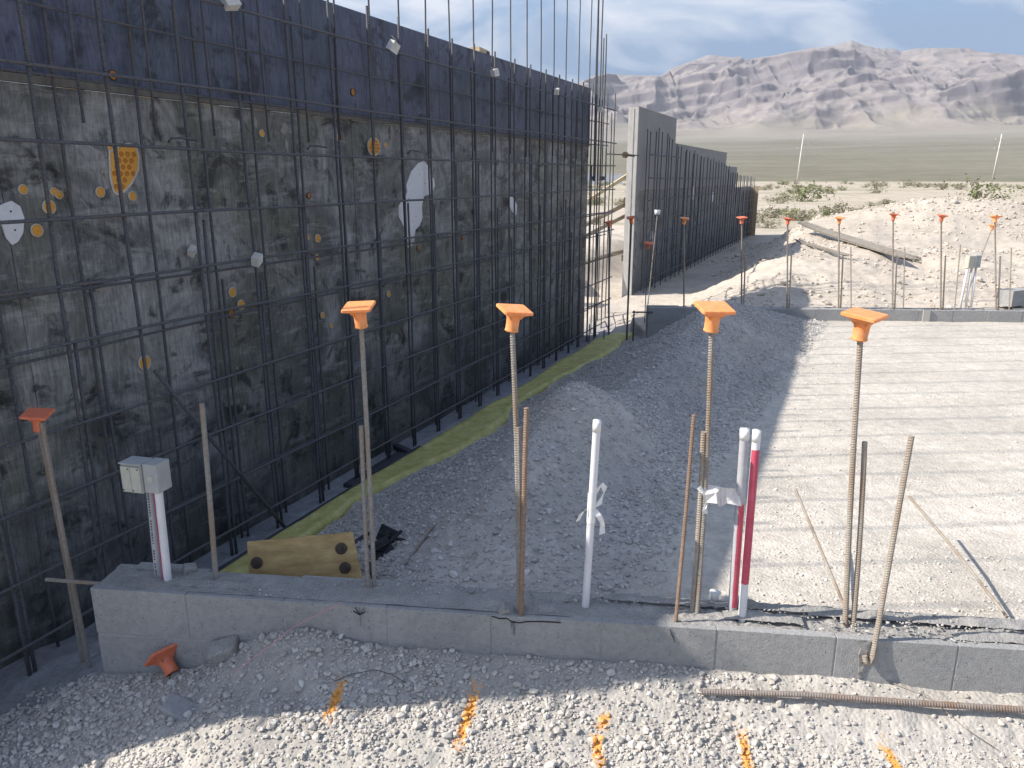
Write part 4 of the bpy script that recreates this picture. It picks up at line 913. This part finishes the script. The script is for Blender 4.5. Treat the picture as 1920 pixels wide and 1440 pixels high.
# utility boxes
ub = empty('utility_box', (-1.345, 2.66, .375), rad(-14), 'pair of grey utility boxes with a cream cover on two conduits at the left', 'utility box')
def bev(o, w=.003): md = o.modifiers.new('bevel', 'BEVEL'); md.width = w; md.segments = 2; return o
bev(MB().box(-.085, .0, -.035, .03, .0, .112).make('box_body', BOXG, ub)); bev(MB().box(.003, .062, -.030, .045, .003, .116).make('box_body', BOXG, ub))
bev(MB().box(-.083, -.044, -.041, -.0355, .004, .104).make('box_cover', BOXC, ub), .0015); bev(MB().box(-.0425, -.003, -.041, -.0355, .004, .104).make('box_cover', BOXC, ub), .0015)
bev(MB().box(-.088, .002, -.043, .033, .1125, .118).make('box_rim', BOXG, ub), .002)
for a, z in ((-.078, .012), (-.050, .096), (-.037, .012), (-.009, .096)): MB().tube([(a, -.0412, z), (a, -.0432, z)], .0028, 8).make('screw', KNOB, ub)
MB().tube([(.032, -.0302, .06), (.032, -.0325, .06)], .012, 14).make('knockout', BOXC, ub)
# tape
def ribbon(pts, w, m, name, parent=None, wd_=Vector((0, 0, 1)), label=None, cat=None, seed=0, th=.0009):
    r_ = np.random.RandomState(seed); mb_ = MB(); n = len(pts); v = []
    for i, p in enumerate(pts):
        d = (wd_ + Vector(r_.normal(size=3)) * .35).normalized() * w / 2 * r_.uniform(.7, 1.1); p = Vector(p); off_ = Vector((0, th, 0))
        v += [p - d, p + Vector(r_.normal(size=3)) * w * .06, p + d, p - d + off_, p + off_, p + d + off_]
    f = []
    for i in range(n - 1):
        a = i * 6; c = a + 6
        f += [(a, c, c + 1, a + 1), (a + 1, c + 1, c + 2, a + 2), (a + 3, a + 4, c + 4, c + 3), (a + 4, a + 5, c + 5, c + 4), (a, a + 3, c + 3, c), (a + 2, c + 2, c + 5, a + 5)]
    f += [(0, 1, 4, 3), (1, 2, 5, 4)]; e_ = (n - 1) * 6; f += [(e_, e_ + 3, e_ + 4, e_ + 1), (e_ + 1, e_ + 4, e_ + 5, e_ + 2)]
    mb_.add(v, f); o = mb_.make(name, m, parent)
    if label: tag(o, label, cat)
    return o
# knot round the white conduit (local coordinates of that conduit)
MB().tube([(.012, -.006, .39), (.014, -.006, .50)], .0152, 18, False).make('tape_wrap', TAPE, g_, True)
ribbon([(.02, -.012, .45), (.045, -.016, .475), (.058, -.014, .515), (.045, -.012, .535), (.024, -.010, .50)], .026, TAPE, 'tape_end', g_, Vector((.3, 0, 1)), seed=2)
ribbon([(.02, -.014, .44), (.038, -.022, .42), (.05, -.018, .395), (.052, -.018, .35)], .022, TAPE, 'tape_end', g_, Vector((1, 0, .3)), seed=3)
ribbon([(.005, -.014, .45), (-.022, -.018, .43), (-.034, -.016, .40)], .018, TAPE, 'tape_end', g_, Vector((.6, 0, .8)), seed=4)
ribbon([(.640, 2.452, .475), (.655, 2.446, .455), (.672, 2.449, .425), (.662, 2.446, .395), (.668, 2.45, .375)], .018, TAPE, 'tape_tail', None, Vector((1, 0, .4)), 'torn white tape tail stuck to the yellowish dowel', 'tape', 5)
ribbon([(.662, 2.45, .455), (.690, 2.444, .452), (.716, 2.446, .440), (.733, 2.449, .447), (.752, 2.446, .445), (.778, 2.444, .440)], .072, simple_noise('printed tape', (.50, .45, .47), (.78, .78, .72), 60, .6, sc3=(1.5, 1, .1)), 'caution_tape', None, Vector((0, 0, 1)), 'crumpled white caution tape stretched between dowel and striped conduits', 'tape', 6)
o = MB().tube([(0, 0, 0), (0, 0, .035), (.002, 0, .05)], [.017, .016, .021], 14).make('pipe_stub', TAPE, None, True); o.location = (.745, 2.53, -.02); tag(o, 'short taped white pipe stub left of the striped conduits', 'pipe stub')

# ------------------------------------------------------------------ things around the near wall
fc_ = cap((-1.29, 2.53, G(-1.29, 2.53) + .028), .9, 'fallen red-orange cap lying on the gravel against the block wall', ORANGE_D, 1.12, (2.1, -.35), 'loose orange safety caps')
def chunk(label, loc, dim, rot, m=GROUT, seed=0, cat='concrete chunk'):
    r_ = np.random.RandomState(seed); v = [(x * dim[0] / 2 * r_.uniform(.75, 1.1), y * dim[1] / 2 * r_.uniform(.75, 1.1), z * dim[2] / 2 * r_.uniform(.7, 1.1)) for z in (-1, 1) for y in (-1, 1) for x in (-1, 1)]
    o = MB().add(v, [(0, 2, 3, 1), (4, 5, 7, 6), (0, 1, 5, 4), (2, 6, 7, 3), (0, 4, 6, 2), (1, 3, 7, 5)]).make('concrete_chunk', m, None)
    md = o.modifiers.new('bevel', 'BEVEL'); md.width = .008; md.segments = 2; o.location = loc; o.rotation_euler = rot; return tag(o, label, cat)
chunk('pale rough concrete chunk leaning on the block wall right of the fallen cap', (-1.075, 2.515, G(-1.075, 2.515) + .02), (.12, .08, .09), (.2, -.25, .1), seed=1)
chunk('flat concrete chunk half buried in gravel below the fallen cap', (-1.155, 2.30, G(-1.155, 2.30) + .005), (.14, .09, .06), (.1, .2, -.35), CMU, 2)
chunk('grey mortar lump by the two conduits of the utility box', (-1.27, 2.735, .008), (.055, .05, .05), (.3, .2, .6), GROUT, 3, 'mortar lump')
chunk('split mortar lump at the foot of the centre bars', (-.02, 2.455, .0), (.05, .05, .045), (.2, .5, .3), GROUT, 4, 'mortar lump')
st = MB().tube([(-.98, 2.36, -.19), (-.80, 2.475, -.085), (-.616, 2.49, .012)], .0011, 6).make('string_line', STRING, None); fc_.rotation_mode = 'QUATERNION'; fc_.rotation_quaternion = Vector((-.50, .40, .62)).to_track_quat('Z', 'Y')
tag(st, 'thin pink string running from the wall top down to the gravel', 'string')
wire = MB().tube([(-.62, 2.32, G(-.62, 2.32) + .012), (-.56, 2.33, G(-.56, 2.33) + .024), (-.48, 2.345, G(-.48, 2.345) + .03), (-.42, 2.33, G(-.42, 2.33) + .024), (-.35, 2.30, G(-.35, 2.30) + .012)], .0016, 5).make('tie_wire', RB_DARKX, None, True); tag(wire, 'thin dark curved wire on the shaded gravel', 'wire')
wire = MB().tube([(1.27, 2.27, G(1.27, 2.27) + .012), (1.38, 2.20, G(1.38, 2.2) + .02), (1.45, 2.10, G(1.45, 2.1) + .016), (1.52, 2.04, G(1.52, 2.04) + .01)], .0013, 5).make('tie_wire', RB_BROWN, None, True); tag(wire, 'thin tan curved wire on the sunlit gravel at the right', 'wire')
# plywood scrap with washers, standing behind the near wall
gx, gy = -.87, 2.86
ps = empty('plywood_scrap', (-.855, 2.86, -.10), rad(3), 'tan plywood scrap with round rusty washers behind the block wall', 'plywood scrap'); ps.rotation_euler = (rad(-16), 0, rad(3))
bev(MB().add([(-.225, 0, -.02), (.235, 0, -.02), (.235, .018, -.02), (-.225, .018, -.02), (-.235, 0, .155), (.195, 0, .185), (.195, .018, .185), (-.235, .018, .155)], [(0, 3, 2, 1), (4, 5, 6, 7), (0, 1, 5, 4), (2, 3, 7, 6), (0, 4, 7, 3), (1, 2, 6, 5)]).make('board', PLYW, ps), .002)
for a, z in ((-.195, .070), (.150, .120), (.165, .040)):
    MB().tube([(a, .0, z), (a, -.006, z), (a, -.010, z)], [.024, .024, .020], 18).tube([(a, -.010, z), (a, -.018, z)], .009, 8).make('washer', KNOB, ps)
# black form hardware
def clamp(loc, rot, label, sc=1.):
    e = empty('form_clamp', loc, 0, label, 'clamp', 'black form clamps on the gravel'); e.rotation_euler = rot; e.scale = (sc,) * 3
    bev(MB().box(-.05, .05, -.04, .04, 0, .012).make('plate', BLACK, e)); bev(MB().box(-.03, .03, -.008, .008, .012, .045).make('web', BLACK, e))
    MB().tube([(0, 0, .012), (0, 0, .02), (0, 0, .028)], [.022, .022, .016], 14).make('boss', BLACK, e); MB().tube([(.03, 0, .02), (.12, .02, .01)], .008, 8).make('rod', BLACK, e); return e
clamp((-1.17, 3.42, G(-1.17, 3.42) + .05), (1.0, .3, .5), 'black clamp beside the yellow membrane strip')
clamp((-1.28, 3.34, G(-1.28, 3.34) + .03), (.3, .9, 1.2), 'lower black clamp touching the yellow membrane behind the plywood scrap')
clamp((-.60, 3.40, G(-.60, 3.40) + .045), (1.1, .2, -.5), 'upper black clamp right of the plywood scrap')
clamp((-.61, 3.27, G(-.61, 3.27) + .035), (.9, -.4, .4), 'black clamp just below the upper one right of the plywood scrap')
def stick(label, p0, p1, w, h, m, cat='lumber', lift=.012, name='lumber_strip', n=1):
    a = Vector((*p0, G(*p0) + lift)); b = Vector((*p1, G(*p1) + lift)); o = MB().bar(a, b, w, h).make(name, m, None); return tag(o, label, cat)
stick('thin grey strip lying on the shaded gravel right of the clamps', (-.47, 3.05), (-.37, 3.35), .010, .008, RB_GREY)
stick('short dark strip on the berm foot above the clamps', (-.83, 3.62), (-.76, 3.74), .02, .012, WOODD)
stick('dark stake end right beside the plywood scrap', (-.60, 3.02), (-.66, 3.2), .02, .02, WOODD)
# form boards and pipe along the footing
def along(label, s0, s1, o, z, w, h, m, name, cat):
    ob = MB().bar(W(s0, o, z), W(s1, o, z), w, h).make(name, m, None); return tag(ob, label, cat)
along('dark form board on edge along the footing, beside the yellow membrane', 2.5, 4.75, .335, -.50, .03, .09, WOODD, 'form_board', 'form board')
along('thin dark bar lying inside the footing form board', 2.5, 4.1, .285, -.53, .016, .016, RB_DARKX, 'footing_bar', 'rebar')
along('dark plank lying at the foot of the stained form', 4.05, 4.75, .19, -.545, .12, .03, WOODD, 'short_plank', 'lumber')
o = MB().bar(W(4.85, .05, -.53), W(4.72, .30, -.52), .05, .03).make('timber_scrap', WOODD, None); tag(o, 'small cross timber scrap on the footing near the membrane', 'timber scrap')
# yellow membrane strip draped on the berm foot
ms = MEM
ns_ = 260; sv = np.linspace(2.45, 9.55, ns_); nv_ = 12
lo_ = np.interp(sv, [m[0] for m in ms], [m[1] for m in ms]) + .025 * fbm(sv * 2.2, sv * 0, 4, 5); hi_ = np.interp(sv, [m[0] for m in ms], [m[2] for m in ms]) + .06 * fbm(sv * 2.6, sv * 0 + 5, 5, 6)
SV = np.repeat(sv[:, None], nv_, 1); OV_ = lo_[:, None] + (hi_ - lo_)[:, None] * np.linspace(0, 1, nv_)[None]
XX = WD[0] * SV + WN[0] * (OFF + OV_); YY = WD[1] * SV + WN[1] * (OFF + OV_)
ZZ = gh(XX, YY, False) + .045 + .014 * fbm(SV * 2, OV_ * 4, 3, 77) - .03 * (OV_ - .35); ZZ[:, 0] -= .03; ZZ[:, -1] -= .06
mem = fast_grid('membrane_strip', np.stack([XX, YY, ZZ], -1).reshape(-1, 3), ns_, nv_, YEL, True)
md = mem.modifiers.new('t', 'SOLIDIFY'); md.thickness = .006; tag(mem, 'long wavy yellow-green membrane strip along the foot of the gravel berm', 'membrane')

# ------------------------------------------------------------------ far row of capped bars
FAR = [(2.065, 2.004, 1.0, True, 'capped bar in front of the farther form'), (2.747, 2.665, 1.01, True, 'capped bar leaning right, just off the end of the farther form'), (3.283, 3.187, 1.0, True, 'capped bar left of the rebar bundle'), (3.883, 3.768, 1.01, True, 'capped bar crossing the middle of the rebar bundle'), (4.51, 4.369, 1.05, True, 'tallest looking capped bar at the lower end of the rebar bundle'), (5.065, 4.908, 1.04, True, 'capped bar right of the rebar bundle'), (5.70, 5.502, 1.03, True, 'capped bar behind the right far corner by the white sheet')]
for i, (xb, xt, zt, c_, lab) in enumerate(FAR):
    y = far_y(xb) + .10
    bar_thing(lab, [(xb, y, -.1), (xt, y, zt)], .0095, RB_BROWN if i > 2 else RB_GREY, 'bars standing in the far block wall', .02, 7)
    if i > 0: bar_thing('short dowel lapped to ' + lab.replace('capped ', ''), [(xb + .022, y, -.1), ((xb + xt) / 2 + .032, y, .62)], .0088, RB_BROWN, 'bars standing in the far block wall', .02, 7)
    cap((xt, y, zt - .02), .3 * i, 'orange cap on ' + lab.replace('capped bar', 'bar').replace(', just off the end of', ' off').replace(' behind the right far corner', '').replace('looking ', ''), ORANGE if i in (0, 3, 6) else ORANGE_D, .95, (.1, .08 * (-1) ** i), 'orange caps on the far row of bars')
for i, (xb, xt, zt, lab) in enumerate(((4.02, 3.92, .72, 'thin uncapped dowel left of the bundle end'), (4.62, 4.53, .72, 'thin uncapped dowel right of the tallest looking far bar'), (5.20, 5.15, .75, 'thin hooked dowel near the dirt pit'), (5.83, 5.72, .72, 'uncapped dowel at the right edge on the far wall'))):
    y = far_y(xb) + .07; bar_thing(lab, [(xb, y, -.12), (xt, y, zt)], .0065, RB_BROWN, 'bars standing in the far block wall', .02, 6)
# bars in the opening
for i, (px, py, zt, m, cap_, lab) in enumerate(((1.25, 9.75, .93, RB_DARK, True, 'bar at the opening right beside the corner cage'), (1.42, 9.35, 1.0, RB_DARK, True, 'bar before the pale end edge of the farther form'), (1.72, 9.85, .66, RB_DARK, True, 'short bar before the farther form'))):
    z0 = G(px, py) - .05; bar_thing('dark capped ' + lab, [(px, py, z0), (px - .04 if i == 0 else px, py, zt)], .012 if i < 2 else .006, m, 'bars around the opening', .03, 7)
    cap((px - .04 if i == 0 else px, py, zt - .02), .5 + i, 'dull red cap on ' + lab, ORANGE_D, .95, (-.15, -.2), 'dull red caps around the opening')
o = bar_thing('tall thin light bar with white top before the farther form', [(1.86, 10.5, G(1.86, 10.5)), (1.93, 10.45, 1.02)], .008, RB_GREY, 'bars around the opening', .03, 6)
o = MB().tube([(0, 0, 0), (0, 0, .06)], [.035, .04], 10).make('white_cap', TAPE, None, True); o.location = (1.93, 10.45, 1.02); tag(o, 'white plastic cap on the tall thin light bar', 'bar cap')
for p, lab in (((1.45, 9.05, .0), 'T shaped bar near the left end of the far block wall'),):
    e = empty('tee_bar', (1.45, 9.05, -.35), 0, lab, 'rebar'); MB().tube([(0, 0, -.05), (0, 0, .32)], .009, 7).make('stem', RB_DARK, e, True); MB().tube([(-.02, 0, .30), (.22, 0, .30)], .010, 7).make('arm', RB_DARK, e, True)
for i, (px, py) in enumerate(((1.07, 9.9), (.98, 9.6), (1.15, 9.45))):
    bar_thing(('left', 'middle', 'right')[i] + ' of three short dark stubs on the footing in the opening', [(px, py, -.6), (px, py, -.60 + (.42, .30, .26)[i])], .008, RB_DARK, 'stubs in the opening', .03, 6)
# far utility box on conduits
ub2 = empty('utility_box', (5.60, 9.42, .50), .1, 'small grey utility box on white conduits behind the far block wall', 'utility box')
bev(MB().box(-.075, .0, -.04, .04, -.07, .08).make('box_body', BOXC, ub2)); bev(MB().box(.003, .075, -.045, .045, -.06, .085).make('box_body', BOXG, ub2))
for i, (dx_, l) in enumerate(((-.05, 'left'), (.0, 'middle'), (.05, 'right'))):
    e = empty('conduit', (5.60 + dx_, 9.42, -.12), 0, l + ' white conduit under the far utility box', 'conduit', 'conduits under the far utility box'); MB().tube([(-.02 * (1 - i), 0, 0), (0, 0, .555)], .013, 10).make('pipe', PVCW, e, True)
xb, xt = 6.25, 6.05; bar_thing('thin capped bar rising behind the far utility box', [(5.75, 9.75, -.1), (5.62 + .35, 9.75, .88)], .007, RB_BROWN, 'bars around the far utility box', .03, 6)
cap((5.97, 9.75, .87), .4, 'small orange cap behind the far utility box', ORANGE, .85, (.1, .1), 'orange caps on the far row of bars')

# bundle of bars on the dirt bank
def bundle(label, a, b, nb, wid, seed, r=.013):
    lift = max(G(a[0] + (b[0] - a[0]) * t, a[1] + (b[1] - a[1]) * t) - (a[2] + (b[2] - a[2]) * t) for t in np.linspace(0, 1, 12)); lift = max(0, lift + .03); a = (a[0], a[1], a[2] + lift); b = (b[0], b[1], b[2] + lift)
    e = empty('rebar_bundle', a, 0, label, 'rebar bundle'); r_ = np.random.RandomState(seed); a = Vector(a); b = Vector(b) - a; d = b.normalized(); sd_ = d.cross(Vector((0, 0, 1))).normalized()
    for k in range(nb):
        o_ = sd_ * r_.uniform(-wid, wid) + Vector((0, 0, r_.uniform(0, wid * .8))); s_ = r_.uniform(-.12, .12); p0 = o_ + d * s_; p1 = o_ * r_.uniform(.8, 1.2) + b + d * r_.uniform(-.25, .15); mid = (p0 + p1) / 2 + Vector((0, 0, -.03 * r_.rand()))
        MB().tube([p0, p0.lerp(mid, .5) + Vector((0, 0, -.01)), mid, mid.lerp(p1, .5), p1], r, 6).make('bundled_bar', RB_BUN, e, True)
    return e
RB_BUN = rebar_mat('bundled rebar', (.15, .14, .125), (.28, .26, .23), (.16, .11, .07), .1, False)
def onray(px, py, dist):
    cx, cy = (px - 960) / 1443, -(py - 720) / 1443; P_ = rad(15.05); return Vector((cx * dist, dist * (math.cos(P_) + cy * math.sin(P_)), 1.5 + dist * (-math.sin(P_) + cy * math.cos(P_))))
bundle('large bundle of rebar slanting down the sunlit dirt bank', (5.95, 16.0, G(5.95, 16.0) + .06), (6.05, 11.7, G(6.05, 11.7) + .05), 22, .09, 1)
bundle('thin bundle of bars lying below the large bundle', (5.35, 14.6, G(5.35, 14.6) + .05), (5.05, 11.7, G(5.05, 11.7) + .06), 7, .05, 2, .010)
# white sheet stack
e = empty('sheet_stack', (22.5, 36.0, -.3), .05, 'low stack of white metal sheets on the sand at the right', 'sheet stack')
for k in range(4): MB().box(-2.2, 6, -1.6, 1.6, .05 + .14 * k, .16 + .14 * k).make('sheet', SHEETW, e)
# far site cabins
for x, y, w, lab in ((5.2, 215, 9, 'long white site cabin far off, seen through the opening'), (17.5, 213, 12, 'pale low building far off beside the form end')):
    e = empty('site_cabin', (x * 1.0, y, -.3), 0, lab, 'cabin'); MB().box(0, w, 0, 4, 0, 2.6).make('wall', SHEETW, e); MB().box(-.2, w + .2, -.2, 4.2, 2.603, 2.8).make('roof', POLE, e)
    for k in range(3): MB().box(1 + k * 2.6, 2.2 + k * 2.6, -.04, -.003, 1, 2).make('window', BLACK, e)

# power poles
def pole(x, y, lab, h=18.2):
    z = G(x, y); e = empty('power_pole', (x, y, z), 0, lab, 'power pole', 'power poles on the plain')
    MB().tube([(0, 0, -.5), (.35, 0, h * .5), (.8, 0, h)], [.34, .28, .19], 10).make('shaft', POLE, e, True)
    for zz, sgn in ((h - 1.9, -1), (h - 3.6, 1), (h - 5.4, -1)):
        MB().bar((.8 - .02 * (h - zz), 0, zz), (.8 + sgn * 2.1, 0, zz + .25), .16, .16).make('crossarm', POLE, e); MB().tube([(.8 + sgn * 2.1, 0, zz + .25), (.8 + sgn * 2.15, 0, zz - .35)], .09, 6).make('insulator', POLE, e)
pole(114, 318, 'left of the two tall pale power poles on the plain'); pole(192, 318, 'right of the two tall pale power poles on the plain', 17.6)

# desert shrubs
def shrub_mesh(seed, n=420):
    r_ = np.random.RandomState(seed); v = []; f = []
    cl = r_.normal(size=(26, 3)) * (.34, .34, .16) + (0, 0, .34); cl[:, 2] = np.clip(cl[:, 2], .08, .75)
    for k in range(n):
        c = cl[r_.randint(26)] + r_.normal(size=3) * .09; c[2] = max(c[2], .03); a = r_.normal(size=3); a /= np.linalg.norm(a); b_ = np.cross(a, r_.normal(size=3)); b_ /= np.linalg.norm(b_); s_ = r_.uniform(.035, .075); i = len(v)
        v += [c - a * s_, c + b_ * s_ * .45, c + a * s_, c - b_ * s_ * .45]; f.append((i, i + 1, i + 2, i + 3))
    return v, f, cl
SHV = [shrub_mesh(k) for k in range(4)]
shm = {}
def shrub(x, y, s, green, lab, grp):
    k = random.randrange(4); key = (k, green)
    if key not in shm:
        me = bpy.data.meshes.new('shrub_leaves'); me.from_pydata([tuple(p) for p in SHV[k][0]], [], SHV[k][1]); me.materials.append(LEAFG if green else LEAF)
        tm = MB()
        for c in SHV[k][2][:12]: tm.tube([(0, 0, -.05), tuple(np.array(c) * .5 + (0, 0, -.04)), tuple(c)], [.018, .012, .005], 4)
        mt = bpy.data.meshes.new('shrub_stems'); mt.from_pydata([tuple(p) for p in tm.v], [], tm.f); mt.materials.append(TWIG); shm[key] = (me, mt)
    e = empty('desert_shrub', (x, y, G(x, y) - .02), random.uniform(0, 6.28), lab, 'shrub', grp); e.scale = (s * random.uniform(.9, 1.3), s * random.uniform(.9, 1.3), s * random.uniform(.7, 1))
    a = bpy.data.objects.new('crown', shm[key][0]); col.objects.link(a); a.parent = e; b_ = bpy.data.objects.new('stems', shm[key][1]); col.objects.link(b_); b_.parent = e
shrub(22.3, 60, 2.4, True, 'large green bush standing out on the plain left of the heap', 'large green bushes on the plain')
shrub(36.5, 62, 2.4, True, 'large pale green bush on the plain at the right above the white sheets', 'large green bushes on the plain')
rs4 = np.random.RandomState(8); k = 0
while k < 150:
    a = rad(rs4.uniform(4, 34)); d = rs4.uniform(30, 60) if k % 3 == 0 else rs4.uniform(50, 230); x, y = d * math.sin(a), d * math.cos(a)
    if fbm(np.array([x * .05]), np.array([y * .16]), 4, 91)[0] < -.02 + .1 * rs4.rand(): continue
    if abs(x - 24) < 5 and abs(y - 36) < 4: continue
    shrub(x, y, rs4.uniform(.3, .8) * (1 + d / 130), rs4.rand() < .35, 'small scrubby bush among many on the sandy plain beyond the heaps', 'small scrub bushes on the plain'); k += 1
print('tris approx', sum(len(o.data.polygons) * 2 for o in bpy.data.objects if o.type == 'MESH'), 'objects', len(scn.objects))
